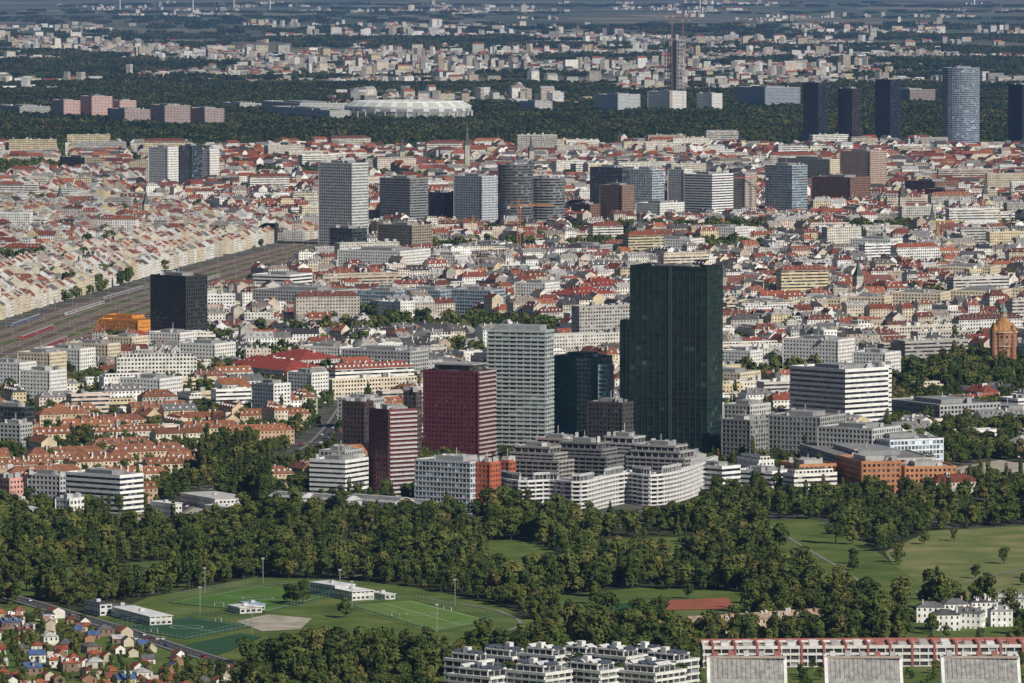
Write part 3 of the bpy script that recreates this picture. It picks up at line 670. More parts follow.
for q in [(-30,10,8,(.36,.03,.03)),(12,14,7,(.40,.04,.04)),(31,22,8,(.5,.5,.5)),(-51,26,9,(.3,.05,.05)),(2,33,8,(.45,.45,.47)),(49,8,6,(.3,.03,.03)),(-12,30,7,(.36,.04,.04)),(44,28,8,(.3,.3,.32)),(-40,40,6,(.4,.05,.05)),(54,18,6,(.12,.16,.3))]: train(*q)
# long tenement rows fronting the railway on its west side, in parallel streets
random.seed(77)
for off,hmin in ((84,17),(128,18),(172,19),(216,19)):
    Q=side(RC,off); 
    for k in range(10,len(Q)-3):
        if k%7==3: continue
        a,b2=Q[k],Q[k+1]; L=math.hypot(b2[0]-a[0],b2[1]-a[1]); an=math.atan2(b2[1]-a[1],b2[0]-a[0]); T=(a[0],a[1],cos(an),sin(an)); mb=MB(); t=0
        while t<L-8:
            w=min(U(15,26),L-t); 
            if L-t-w<9: w=L-t
            bad=any(isocc(a[0]+u*T[2]-v*T[3],a[1]+u*T[3]+v*T[2]) for u in (t+1,t+w-1) for v in (0,13))
            if not bad:
                wc=random.choice([(.76,.70,.58),(.80,.77,.70),(.68,.60,.47),(.80,.79,.77),(.62,.55,.45),(.72,.62,.46)])
                house(mb,T,t,0,t+w-.05,13,hmin+random.choice([-2,0,0,1,2,3.3]),U(3.8,5),'x',wc,random.choice(RED+GRY[:4]),(U(.34,.44),U(.5,.6)),1,(False,False))
            t+=w
        if mb.f:
            link(mb.make('tenement_row')); mark([(a[0]+u*T[2]-v*T[3],a[1]+u*T[3]+v*T[2]) for u,v in ((0,0),(L,0),(L,13),(0,13))],6)

# ---------------------------------------------------------------- sheds
def lp(a,b2,t): return (a[0]+(b2[0]-a[0])*t,a[1]+(b2[1]-a[1])*t)
for (l,c,r,yb,yt) in [(268,300,318,517,494),(300,345,362,519,497),(345,395,415,519,499),(395,425,440,518,502)]:
    P=rect(l,c,r,yb,50); mb=MB(); h=ztop(yt,P[0][1])*.8; mb.prism(P,0,h,WALL,(.45,.45,.44),(.9,.3),top=False)
    n=8
    zz=[h+3.2*sin(pi*k/n) for k in range(n+1)]
    for k in range(n):
        a=lp(P[0],P[1],k/n);b2=lp(P[0],P[1],(k+1)/n);cc=lp(P[3],P[2],(k+1)/n);dd=lp(P[3],P[2],k/n)
        mb.face([(*a,zz[k]),(*b2,zz[k+1]),(*cc,zz[k+1]),(*dd,zz[k])],ROOF,(.20,.20,.21) if k%3 else (.42,.42,.42))
    for e in ((P[0],P[1]),(P[3],P[2])): mb.face([(*lp(*e,k/n),zz[k]) for k in range(n+1)],PLAIN,(.5,.5,.5))
    mark(P,14); link(mb.make('industrial_hall'))
# ---------------------------------------------------------------- foreground bottom buildings
def terr(pl,pc,pr,yb,yt,a,col=(.70,.69,.66)):
    P=rect(pl,pc,pr,yb,a); h=ztop(yt,P[0][1]); mb=MB()
    tower('',P,h-3.2,mb=mb,plant=False,fh=3.1,glass=(.04,.045,.05),band=col,bh=1.1,boff=1.0,pier=.4,bay=5,poff=.9,roof=(.26,.26,.25))
    cx=sum(p[0] for p in P)/4; cy=sum(p[1] for p in P)/4
    Q=[(cx+(p[0]-cx)*.7,cy+(p[1]-cy)*.7) for p in P]
    tower('',Q,h,z0=h-3.2,mb=mb,plant=False,fh=3.1,glass=(.04,.045,.05),band=col,bh=.5,boff=.5,pier=.3,bay=4,roof=(.30,.30,.30),do_mark=False)
    # tilted solar panel rows, lift heads
    ux=(P[1][0]-P[0][0],P[1][1]-P[0][1]); l=math.hypot(*ux); an=math.atan2(ux[1],ux[0])
    vx=(P[3][0]-P[0][0],P[3][1]-P[0][1])
    for i in range(4):
        c0=(cx+vx[0]*(.5*(i-1.5)/2.2),cy+vx[1]*(.5*(i-1.5)/2.2)); T=(c0[0],c0[1],cos(an),sin(an)); 
        def Lq(u,v,z): return (T[0]+u*T[2]-v*T[3],T[1]+u*T[3]+v*T[2],z)
        g=random.choice([(.05,.06,.09),(.05,.06,.09),(.6,.6,.6)])
        w_=l*.24; mb.face([Lq(-w_,-1.5,h+.4),Lq(w_,-1.5,h+.4),Lq(w_,1.2,h+1.9),Lq(-w_,1.2,h+1.9)],PLAIN,g)
        mb.face([Lq(w_,1.2,h+1.9),Lq(w_,1.25,h),Lq(-w_,1.25,h),Lq(-w_,1.2,h+1.9)],PLAIN,(.5,.5,.5))
    obox(mb,cx+U(-3,3),cy+U(-3,3),an,3.2,3.2,h,h+3.4,PLAIN,(.72,.72,.70))
    link(mb.make('terraced_apartment_house'))
for q in [(446,478,492,690,656,50),(478,512,530,684,652,50),(520,555,572,687,651,50),(560,588,602,682,649,50),(590,626,645,686,652,50),(632,656,668,682,650,50),(640,676,697,690,656,50),
          (450,490,515,716,672,50),(508,545,570,718,668,50),(562,600,622,715,666,50),(618,655,684,716,668,50)]: terr(*q)
P=rect(694,704,1040,668,3); mb=MB(); h=ztop(648,P[0][1])
P=[P[0],P[1],(P[1][0],P[1][1]+26),(P[0][0],P[0][1]+26)]
tower('',P,h,mb=mb,plant=False,fh=3.1,glass=(.05,.05,.055),band=(.72,.70,.67),bh=1.3,boff=.7,pier=.5,bay=4.5,pcol=(.62,.6,.58),roof=(.50,.42,.37))
a,b2=P[0],P[1]; L=math.hypot(b2[0]-a[0],b2[1]-a[1]); dx,dy=(b2[0]-a[0])/L,(b2[1]-a[1])/L; t=4
while t<L-8:
    q=[(a[0]+dx*t+dy*1.0,a[1]+dy*t-dx*1.0),(a[0]+dx*(t+1.2)+dy*1.0,a[1]+dy*(t+1.2)-dx*1.0),(a[0]+dx*(t+1.2),a[1]+dy*(t+1.2)+27),(a[0]+dx*t,a[1]+dy*t+27)]
    mb.prism(q,0,h+1.3,PLAIN,(.36,.11,.09))
    for off in (6,17):
        c0=(a[0]+dx*(t+7),a[1]+dy*(t+7)+off); mb.prism([(c0[0]-2,c0[1]-3),(c0[0]+2,c0[1]-3),(c0[0]+2,c0[1]+3),(c0[0]-2,c0[1]+3)],h,h+2.0,PLAIN,random.choice([(.74,.74,.73),(.45,.44,.43),(.4,.14,.11)]))
    t+=11.5
mb.prism([(a[0]-1,a[1]+25.6),(b2[0]+1,b2[1]+25.6),(b2[0]+1,b2[1]+26.6),(a[0]-1,a[1]+26.6)],0,h+1.8,PLAIN,(.38,.13,.10))
link(mb.make('striped_apartment_row'))
for l,r in ((708,786),(826,902),(943,1020)):
    P=rect(l-2,l+1,r,712,3); h=ztop(657,P[0][1]+14); mb=MB(); P=[P[0],P[1],(P[1][0],P[1][1]+30),(P[0][0],P[0][1]+30)]
    he=h*.30
    tower('',P,he,mb=mb,plant=False,fh=3,band=(.55,.53,.5),bh=1.2,boff=.8,pier=.4,bay=5)
    w0=P[0];w1=P[1]; e0=he+.95
    steps=[(0,e0),(5,e0+(h-e0)*.42),(5.6,e0+(h-e0)*.42),(14,h-.6),(22,h),(30,h-2)]
    for (ya,za),(yb_,zb) in zip(steps,steps[1:]):
        if yb_-ya<1:
            mb.face([(w0[0],w0[1]+ya,za),(w1[0],w1[1]+ya,za),(w1[0],w1[1]+yb_,zb),(w0[0],w0[1]+yb_,zb)],PLAIN,(.1,.1,.1)); continue
        mb.face([(w0[0],w0[1]+ya,za),(w1[0],w1[1]+ya,za),(w1[0],w1[1]+yb_,zb),(w0[0],w0[1]+yb_,zb)],ROOF,(.34,.34,.33) if za<h-2 else (.24,.23,.22))
    for ww in (w0,w1):
        pts=[(ww[0],ww[1]+a_,z_) for a_,z_ in steps]+[(ww[0],ww[1]+30,e0)]
        mb.face(pts,PLAIN,(.70,.68,.65))
        mb.prism([(ww[0]-.7,ww[1]-.4),(ww[0]+.7,ww[1]-.4),(ww[0]+.7,ww[1]+13),(ww[0]-.7,ww[1]+13)],0,e0+1.2,PLAIN,(.70,.68,.65))
        for (ya,za),(yb_,zb) in zip(steps,steps[1:]):   # white coping along the verge
            mb.face([(ww[0]-.8,ww[1]+ya,za+.5),(ww[0]+.8,ww[1]+ya,za+.5),(ww[0]+.8,ww[1]+yb_,zb+.5),(ww[0]-.8,ww[1]+yb_,zb+.5)],PLAIN,(.76,.75,.73))
    wd_=w1[0]-w0[0]
    for k in range(1,16):
        xx=w0[0]+wd_*k/16
        mb.face([(xx-.1,w0[1]+5.6,steps[2][1]+.12),(xx+.1,w0[1]+5.6,steps[2][1]+.12),(xx+.1,w0[1]+14,h-.45),(xx-.1,w0[1]+14,h-.45)],PLAIN,(.20,.20,.20))
    obox(mb,w0[0]+wd_/2,w0[1]+14.2,0,wd_+1,.6,h-.7,h+.5,PLAIN,(.45,.36,.32))
    for k in range(5): obox(mb,w0[0]+wd_*(k+.5)/5,w0[1]+20,0,2.6,5,h-1,h+U(1.6,2.6),PLAIN,random.choice([(.7,.69,.67),(.40,.15,.12),(.5,.5,.5)]))
    mark(P,4); link(mb.make('steep_roofed_apartment_house'))
def gableh(name,px,py,a,w,d,h,rh,wc,rc,hip=False):
    x,y=site(px,py); T=(x,y,cos(radians(a)),sin(radians(a))); mb=MB(); house(mb,T,-w/2,-d/2,w/2,d/2,h,rh,'x',wc,rc,(.35,.45),1 if w>9 else 0,hip)
    P=[(x+u*T[2]-v*T[3],y+u*T[3]+v*T[2]) for u,v in((-w/2,-d/2),(w/2,-d/2),(w/2,d/2),(-w/2,d/2))]; mark(P,2)
    return link(mb.make(name))
for k in range(7): gableh('row_house',700+k*19,634-k*1.2,12,14,9,7,3,(.62,.5,.36),(.38,.28,.2))
for px,py in ((930,622),(955,619),(982,617),(1010,613),(945,630),(1000,626),(968,628)): gableh('white_villa',px,py,U(-20,20),U(12,17),10,9,2.6,(.82,.81,.79),random.choice([(.08,.08,.09),(.14,.14,.15),(.3,.3,.3)]),True)
def lowb(name,l,c,r,yb,yt,a,rc=(.7,.7,.69),wc=(.6,.6,.58)):
    P=rect(l,c,r,yb,a); h=max(3,ztop(yt,P[0][1])); mb=MB(); mb.prism(P,0,h,WALL,wc,(.6,.4),tmat=ROOF,tcol=rc); mb.prism(offs(P,.5),h,h+.35,PLAIN,rc,bottom=True); mark(P,3)
    cx=(P[0][0]+P[2][0])/2; cy=(P[0][1]+P[2][1])/2; obox(mb,cx,cy,radians(a),2.5,2,h,h+1.8,PLAIN,(.5,.5,.5)); link(mb.make(name))
lowb('club_house',112,150,172,626,617,25); lowb('club_house',84,100,112,616,604,30,(.06,.06,.07)); lowb('club_house',104,120,140,615,608,30,(.12,.12,.12)); lowb('changing_room',228,240,262,614,608,25)
lowb('club_house',310,335,355,598,586,35,(.65,.66,.67),(.5,.52,.55)); lowb('club_house',330,352,374,601,592,30,(.75,.75,.74)); lowb('changing_room',240,252,265,611,605,25,(.3,.42,.55)); lowb('changing_room',370,385,395,600,596,30)
lowb('shed',60,80,96,512,505,40,(.5,.5,.5)); lowb('shed',150,172,182,516,504,40); lowb('warehouse',180,215,250,510,499,30,(.5,.5,.48)); lowb('warehouse',205,240,252,520,509,40)
lowb('warehouse',0,30,46,522,510,30,(.6,.6,.6)); lowb('warehouse',40,62,84,524,515,30,(.25,.25,.25))
for px,py in ((205,594),(263,584),(340,596),(200,614),(455,606),(352,608),(437,632),(252,634)):
    x,y=site(px,py); mb=MB(); mb.prism(ngon(x,y,.2,6),0,15,PLAIN,(.3,.3,.3)); obox(mb,x,y,0,1.8,.4,14.6,15.4,PLAIN,(.4,.4,.4)); link(mb.make('floodlight_mast'))
def fence(P):
    mb=MB(); P=[site(*p) for p in P]
    for i in range(len(P)):
        a,b2=P[i],P[(i+1)%len(P)]; L=math.hypot(b2[0]-a[0],b2[1]-a[1]); an=math.atan2(b2[1]-a[1],b2[0]-a[0])
        for z in (1.2,2.4,4.0): obox(mb,(a[0]+b2[0])/2,(a[1]+b2[1])/2,an,L,.08,z,z+.1,PLAIN,(.12,.2,.14))
        for k in range(int(L/5)): obox(mb,a[0]+(b2[0]-a[0])*k*5/L,a[1]+(b2[1]-a[1])*k*5/L,an,.12,.12,0,4.1,PLAIN,(.15,.22,.16))
    link(mb.make('ball_fence'))
fence([(164,603),(258,583.5),(344,594),(266,616)]); fence([(346,606),(410,598.5),(498,621),(436,634)]); fence([(112,628),(190,615),(258,627),(186,642)])
AG=[site(*p) for p in [(-60,612),(40,614),(110,630),(225,672),(235,735),(-60,735)]]
placed=[]
for _ in range(800):
    px,py=U(-30,240),U(612,730); x,y=site(px,py)
    if not pip(x,y,AG) or isocc(x,y): continue
    if any((x-q[0])**2+(y-q[1])**2<14**2 for q in placed): continue
    placed.append((x,y)); big=R()<.35
    gableh('allotment_house',px,py,random.choice([20,110])+U(-8,8),U(6,8) if not big else U(8,11),U(5,6) if not big else U(7,8.5),U(2.6,3.4) if not big else U(4,5.2),U(1.6,2.6),random.choice([(.70,.69,.66),(.5,.44,.33),(.72,.70,.64),(.3,.18,.1),(.2,.14,.1),(.5,.42,.25)]),
        random.choice([(.29,.08,.045),(.24,.065,.038),(.33,.11,.05),(.14,.06,.045),(.12,.12,.13),(.07,.12,.28),(.45,.45,.45),(.22,.08,.05)]),R()<.4)

# ---------------------------------------------------------------- dense city
seeds=[(60,230,-14),(150,190,-8),(60,320,-14),(260,200,20),(440,200,38),(430,280,30),(600,240,26),(600,320,30),(250,340,12),(420,350,34),(760,260,30),(760,330,22),(950,250,18),(960,330,28),(700,180,40),(900,180,8),(300,165,35),(520,165,15),(990,165,30),(100,165,5)]
seeds=[(*site(a,b2),c) for a,b2,c in seeds]
D0=site(512,398)[1]; D1=site(512,153)[1]
def nearest(x,y):
    best=0;bd=1e18
    for i,s in enumerate(seeds):
        d=((x-s[0])*2.2)**2+((y-s[1])*.8)**2
        if d<bd: bd=d;best=i
    return best
def inview(x,y,m=60): return abs(x)<.0826*y*1.07+m
nb=0
for si,(sx,sy,ang) in enumerate(seeds):
    a=radians(ang); ca,sa=cos(a),sin(a); random.seed(100+si)
    bw,bd=random.choice([(112,78),(96,82),(120,70),(88,88)])
    if si in (0,1,2): bw,bd=74,150
    K=45
    for i in range(-K,K):
        for j in range(-K,K):
            lx=i*bw; ly=j*bd; cx=sx+lx*ca-ly*sa; cy=sy+lx*sa+ly*ca
            if cy<D0 or cy>D1+40 or not inview(cx,cy): continue
            if nearest(cx,cy)!=si: continue
            park=nz(cx,cy,420,3.1)
            if park>.47 or R()<.02: continue
            det=1 if cy<9000 else 0
            T=(cx,cy,ca,sa); mb=MB(); st=16 if R()<.75 else 26
            if si in (0,1,2): st=24
            X=bw/2-st/2; Y=bd/2-8; hb=random.choice([11,14,15.5,17,19,21])+nz(cx,cy,700,9)*7
            modern=R()<(.20 if si>2 else .08)
            redp=.54+.8*nz(cx,cy,600,5)
            rects=[]
            def side_h(x0,x1,y0,y1,axis,corner):
                t=x0 if axis=='x' else y0; e=x1 if axis=='x' else y1; first=True
                while t<e-6:
                    w=min(U(12,30),e-t)
                    if e-(t+w)<8: w=e-t
                    if R()>.035:
                        hp=(corner and first, corner and t+w>e-.5)
                        rects.append(((t+.04,y0,t+w-.04,y1) if axis=='x' else (x0,t+.04,x1,t+w-.04),axis,hp))
                    t+=w; first=False
            if modern:
                k=random.choice([1,2,3])
                for q in range(k):
                    yy=-Y+(q+.5)*2*Y/k; rects.append(((-X*U(.6,1),yy-6.5,X*U(.6,1),yy+6.5),'x',(True,True)))
            else:
                dp=U(11,13.5)
                side_h(-X,X,-Y,-Y+dp,'x',True); side_h(-X,X,Y-dp,Y,'x',True)
                side_h(-X,-X+dp,-Y+dp,Y-dp,'y',False); side_h(X-dp,X,-Y+dp,Y-dp,'y',False)
                if R()<.5 and X>30: side_h(-4.5+U(-8,8),4.5,-Y+dp+2,Y-dp-2,'y',False)
            rh0=U(3.4,5.2)
            for (x0,y0,x1,y1),ax,hp in rects:
                mx,my=(x0+x1)/2,(y0+y1)/2; bad=False
                for qx,qy in ((mx,my),(x0,y0),(x1,y0),(x1,y1),(x0,y1)):
                    if isocc(cx+qx*ca-qy*sa,cy+qx*sa+qy*ca): bad=True;break
                if bad or x1-x0<5 or y1-y0<5: continue
                h=hb+random.choice([-6,-4,-1.5,0,0,0,0,1.5,3,4,7]); h=max(7,h)
                wc=random.choice(WC); k=U(.8,1.04); wc=tuple(min(.84,c*k) for c in wc)
                win=(U(.32,.46),U(.46,.6)); rr=R()
                if modern:
                    win=random.choice([(1,.45),(.6,.5),(.5,.45)]); h=max(h,14)+random.choice([0,0,3.3,6.6,9.9,16])
                    if R()<.8: flat(mb,T,x0,y0,x1,y1,h,wc,win,1)
                    else: house(mb,T,x0,y0,x1,y1,h,4.5,ax,wc,random.choice(RED),win,det,hp)
                elif rr<.20: flat(mb,T,x0,y0,x1,y1,h,wc,win,det)
                else:
                    rc=random.choice(RED) if R()<redp else random.choice(GRY); k=U(.7,1.2); rc=tuple(c*k for c in rc)
                    house(mb,T,x0,y0,x1,y1,h,rh0+U(-.4,1.0),ax,wc,rc,win,det,hp)
            if mb.f:
                link(mb.make('city_block',loc=(cx,cy))); nb+=1
                for (x0,y0,x1,y1),ax,hp in rects:
                    gx=x0
                    while gx<x1+2:
                        gy=y0
                        while gy<y1+2:
                            occ.add((int(floor((cx+gx*ca-gy*sa)/CS)),int(floor((cy+gx*sa+gy*ca)/CS)))); gy+=3.5
                        gx+=3.5
print('blocks',nb)
# ---------------------------------------------------------------- estates & mixed
random.seed(5)
def estate(poly,ang,pitchx,pitchy,dims,hts,roofs,walls,pflat,name,win=(.42,.45),skip=.08):
    P=[site(*p) for p in poly]; a=radians(ang); ca,sa=cos(a),sin(a)
    cx=sum(p[0] for p in P)/len(P); cy=sum(p[1] for p in P)/len(P)
    for i in range(-25,25):
        for j in range(-25,25):
            lx=i*pitchx+U(-5,5)+(j%2)*pitchx*.4; ly=j*pitchy+U(-4,4); x=cx+lx*ca-ly*sa; y=cy+lx*sa+ly*ca
            if not pip(x,y,P) or not inview(x,y) or R()<skip: continue
            w=U(*dims[0]); d=U(*dims[1]); rot=a+(pi/2 if R()<.28 else 0)
            T=(x,y,cos(rot),sin(rot)); w2=w if rot==a else min(w,pitchy*.8)
            bad=False
            for u in (-.5,-.25,0,.25,.5):
                for v in (-.5,.5):
                    if isocc(x+u*w2*T[2]-v*d*T[3],y+u*w2*T[3]+v*d*T[2]): bad=True
            if bad: continue
            h=round(U(*hts)/3.3)*3.3+.6; wc=random.choice(walls); rc=random.choice(roofs); k=U(.75,1.15); rc=tuple(c*k for c in rc)
            mb=MB()
            if R()<pflat: flat(mb,T,-w2/2,-d/2,w2/2,d/2,h,wc,random.choice([win,(1,.45)]),1)
            else: house(mb,T,-w2/2,-d/2,w2/2,d/2,h,U(4,5.5),'x',wc,rc,win,1,R()<.6)
            mark([(x+u*T[2]-v*T[3],y+u*T[3]+v*T[2]) for u,v in((-w2/2,-d/2),(w2/2,-d/2),(w2/2,d/2),(-w2/2,d/2))],1)
            link(mb.make(name))
OG=[(.29,.12,.06),(.25,.10,.052),(.32,.145,.075),(.21,.09,.055),(.27,.12,.068)]
WB=[(.56,.42,.28),(.64,.54,.39),(.5,.35,.23),(.68,.62,.52),(.58,.46,.31)]
estate([(-60,515),(-60,428),(100,425),(360,415),(410,440),(345,500),(260,512)],24,68,36,((36,60),(11,13)),(8,12),OG,WB,.08,'estate_house',skip=.10)
estate([(-60,430),(-60,392),(300,392),(420,400),(420,440),(100,428)],24,62,34,((24,48),(11,14)),(9,19),OG+GRY[:3],WC,.45,'apartment_house',skip=.10)
estate([(420,445),(420,398),(800,398),(800,450),(620,450)],24,54,34,((24,44),(12,16)),(9,20),RED+GRY,WC,.5,'apartment_house')
estate([(700,505),(720,398),(1060,398),(1060,480),(960,500)],28,64,38,((24,50),(12,18)),(8,16),RED[:4]+GRY,WC,.5,'apartment_house',skip=.25)
estate([(340,520),(420,500),(480,500),(480,520)],28,50,30,((20,30),(12,14)),(8,12),GRY,WC,.6,'apartment_house')
estate([(-60,525),(-60,505),(60,505),(60,525)],20,50,30,((20,30),(12,14)),(6,9),GRY,WC,.6,'apartment_house')

# ---------------------------------------------------------------- trees
def tree_mesh(name,seed,h,r,nl,ls,kind='round',trunk=True):
    rnd=random.Random(seed); mb=MB()
    if trunk:
        def limb(p,q,r0,r1):
            d=Vector(q)-Vector(p); z=d.normalized(); x=z.orthogonal().normalized(); y=z.cross(x); n=5
            A=[Vector(p)+(x*cos(2*pi*i/n)+y*sin(2*pi*i/n))*r0 for i in range(n)]; B=[Vector(q)+(x*cos(2*pi*i/n)+y*sin(2*pi*i/n))*r1 for i in range(n)]
            for i in range(n):
                j=(i+1)%n; mb.face([tuple(A[i]),tuple(A[j]),tuple(B[j]),tuple(B[i])],1,(1,1,1))
        limb((0,0,-.3),(0,0,h*.45),.03*h*.8,.015*h); limb((0,0,h*.45),(.3,.2,h*.85),.015*h,.004*h)
        for k in range(5):
            an=k*1.26+rnd.random(); limb((0,0,h*(.25+.08*k)),(r*.65*cos(an),r*.65*sin(an),h*(.45+.09*k)),.012*h,.004*h)
    lobes=[]
    if kind=='poplar':
        for k in range(8): lobes.append((rnd.uniform(-.2,.2)*r,rnd.uniform(-.2,.2)*r,h*(.18+.1*k),r*(.9-.07*abs(k-3)),h*.12))
    elif kind=='conifer':
        for k in range(8): lobes.append((0,0,h*(.15+.1*k),r*(1-.115*k),h*.07))
    else:
        nb_=rnd.randint(8,12)
        for k in range(nb_):
            an=rnd.uniform(0,2*pi); rr=r*rnd.uniform(.1,.66); zz=h*rnd.uniform(.3,.84); q=rnd.uniform(.3,.5)*r
            lobes.append((rr*cos(an),rr*sin(an),zz,q,q*.85))
        lobes.append((0,0,h*.82,r*.42,h*.14)); lobes.append((0,0,h*.55,r*.66,h*.24))
    shade=[rnd.uniform(.75,1.25) for _ in lobes]
    for k in range(nl):
        i=rnd.randrange(len(lobes)); lx,ly,lz,lr,lh=lobes[i]
        d=Vector((rnd.gauss(0,1),rnd.gauss(0,1),rnd.gauss(0.25,1))).normalized(); q=rnd.uniform(.78,1.06)
        c=Vector((lx+d.x*lr*q,ly+d.y*lr*q,lz+d.z*lh*q))
        nrm=(d+Vector((rnd.uniform(-.4,.4),rnd.uniform(-.4,.4),rnd.uniform(-.1,.6)))).normalized()
        x=nrm.orthogonal().normalized(); y=nrm.cross(x); an=rnd.uniform(0,6.28); x,y=x*cos(an)+y*sin(an),y*cos(an)-x*sin(an)
        s=ls*rnd.uniform(.6,1.25); s2=s*rnd.uniform(.5,.9)
        g=shade[i]*rnd.uniform(.85,1.15)
        mb.face([tuple(c-x*s),tuple(c-y*s2+x*s*.2),tuple(c+x*s),tuple(c+y*s2-x*s*.1)],0,(g,g,g*.95))
    return mb.make(name,[M_leaf,M_bark])
def newcol(name,objs):
    c=bpy.data.collections.new(name)
    for o in objs: c.objects.link(o)
    return c
near=newcol('tree_templates',[tree_mesh('broadleaf_tree',i,13+i%3*2,4.8+.6*(i%3),820,.78) for i in range(7)]+[tree_mesh('poplar_tree',20,22,2.6,600,.75,'poplar'),tree_mesh('conifer_tree',21,15,3.2,460,.7,'conifer')])
mid_=newcol('street_tree_templates',[tree_mesh('broadleaf_tree_small',40+i,13,5,220,1.25) for i in range(4)])
def patch(seed,n,sz):
    rnd=random.Random(seed); mb=MB()
    for _ in range(n):
        x,y=rnd.uniform(-sz,sz),rnd.uniform(-sz,sz); hh=rnd.uniform(11,20); r=rnd.uniform(4,6.5); g0=rnd.uniform(.5,1.25)
        for k in range(46):
            d=Vector((rnd.gauss(0,1),rnd.gauss(0,1),rnd.gauss(.4,.8))).normalized()
            c=Vector((x+d.x*r,y+d.y*r,hh*.62+d.z*hh*.36)); nrm=(d+Vector((rnd.uniform(-.5,.5),rnd.uniform(-.5,.5),rnd.uniform(-.3,.6)))).normalized()
            a=nrm.orthogonal().normalized(); b2=nrm.cross(a); s=rnd.uniform(1.6,2.8); g=g0*rnd.uniform(.7,1.3)*.62
            mb.face([tuple(c-a*s),tuple(c-b2*s*.8),tuple(c+a*s),tuple(c+b2*s*.8)],0,(g,g,g))
    return mb.make('forest_patch',[M_leaf,M_bark])
far=newcol('forest_templates',[patch(70+i,48,42) for i in range(4)])
def instancer(name,pts,colx):
    me=bpy.data.meshes.new(name); me.from_pydata([p[:3] for p in pts],[],[])
    a=me.attributes.new('rot','FLOAT_VECTOR','POINT'); a.data.foreach_set('vector',[c for p in pts for c in (0,0,p[3])])
    a=me.attributes.new('scl','FLOAT_VECTOR','POINT'); a.data.foreach_set('vector',[c for p in pts for c in (p[4],p[4],p[4]*p[6])])
    a=me.attributes.new('idx','INT','POINT'); a.data.foreach_set('value',[p[5] for p in pts])
    o=link(bpy.data.objects.new(name,me))
    ng=bpy.data.node_groups.new(name,'GeometryNodeTree'); ng.interface.new_socket('Geometry',in_out='INPUT',socket_type='NodeSocketGeometry'); ng.interface.new_socket('Geometry',in_out='OUTPUT',socket_type='NodeSocketGeometry')
    gi=ng.nodes.new('NodeGroupInput'); go=ng.nodes.new('NodeGroupOutput'); ip=ng.nodes.new('GeometryNodeInstanceOnPoints'); ci=ng.nodes.new('GeometryNodeCollectionInfo')
    ci.inputs[0].default_value=colx; ci.inputs['Separate Children'].default_value=True; ci.inputs['Reset Children'].default_value=True
    ip.inputs['Pick Instance'].default_value=True
    def na(n,t):
        x=ng.nodes.new('GeometryNodeInputNamedAttribute'); x.data_type=t; x.inputs['Name'].default_value=n; return x.outputs[0]
    ng.links.new(gi.outputs[0],ip.inputs['Points']); ng.links.new(ci.outputs[0],ip.inputs['Instance'])
    ng.links.new(na('idx','INT'),ip.inputs['Instance Index']); ng.links.new(na('rot','FLOAT_VECTOR'),ip.inputs['Rotation']); ng.links.new(na('scl','FLOAT_VECTOR'),ip.inputs['Scale'])
    ng.links.new(ip.outputs[0],go.inputs[0]); m=o.modifiers.new('instances','NODES'); m.node_group=ng
    return o
random.seed(21)
pts=[]; yA=site(512,712)[1]; yB=site(512,520)[1]; y=yA
while y<yB:
    x=-.0826*y*1.1-30
    while x<.0826*y*1.1+30:
        qx,qy=x+U(-3.4,3.4),y+U(-3.4,3.4); x+=8
        if isocc(qx,qy): continue
        dens=.93; 
        for P,t in clear:
            if pip(qx,qy,P): dens=t; break
        g=nz(qx,qy,45,2)
        if dens>.5 and g>.26: dens=.08
        if R()>dens: continue
        hn=nz(qx,qy,90,7); s=U(.5,1.15)*(1+.6*hn)
        if dens<.5 and dens>.12: s*=.5
        idx=random.randrange(7)
        if R()<.025: idx=8
        elif nz(qx,qy,60,13)>.25 and R()<.3: idx=7
        pts.append((qx,qy,0,U(0,6.28),s,idx,U(.85,1.15)))
    y+=8
for px,py in ((297,606),(303,604),(290,604),(345,618)): 
    x,y=site(px,py); pts.append((x,y,0,U(0,6),.95,random.randrange(7),1))
print('woodland',len(pts))
instancer('woodland_trees',pts,near)
pts=[];pn=[]
def treezone(n,poly,smin=.7,smax=1.1,lst=None,pop=.05):
    P=[site(*p) for p in poly]; xs=[p[0] for p in P]; ys=[p[1] for p in P]
    for _ in range(n):
        x,y=U(min(xs),max(xs)),U(min(ys),max(ys))
        if isocc(x,y) or isocc(x+3,y) or isocc(x-3,y) or isocc(x,y-3) or not pip(x,y,P): continue
        lst.append((x,y,0,U(0,6.28),U(smin,smax),random.randrange(7) if R()>pop else 8,U(.85,1.15)))
treezone(4200,[(-60,525),(-60,398),(500,398),(420,525)],.5,.9,pn)
treezone(1200,[(500,470),(500,398),(720,398),(720,470)],.45,.8,pn)
treezone(3600,[(700,520),(700,398),(1080,398),(1080,520)],.6,1.0,pn)
treezone(1000,[(200,512),(200,470),(270,465),(270,505)],.9,1.3,pn,.35)
treezone(1500,[(880,470),(880,400),(1080,400),(1080,450)],.8,1.1,pn)
treezone(700,[(-60,405),(-60,385),(240,372),(330,392),(330,405)],.8,1.2,pn)
treezone(1200,[(930,402),(930,360),(1080,360),(1080,402)],1.0,1.4,pn)
instancer('suburban_trees',pn,near)
for _ in range(90000):
    y=sqrt(U(D0**2,D1**2)); x=U(-1,1)*(.0826*y*1.07+60)
    d=.10+1.1*max(0,nz(x,y,300,21)); pk=nz(x,y,420,3.1)
    if pk>.45: d=1
    if R()>d or isocc(x,y) or isocc(x+3,y) or isocc(x-3,y): continue
    pts.append((x,y,0,U(0,6.28),U(.7,1.45),random.randrange(4),U(.9,1.25)))
instancer('city_trees',pts,mid_); print('citytrees',len(pts))
random.seed(33)
pf=[]
Dq=11420
mb=MB()
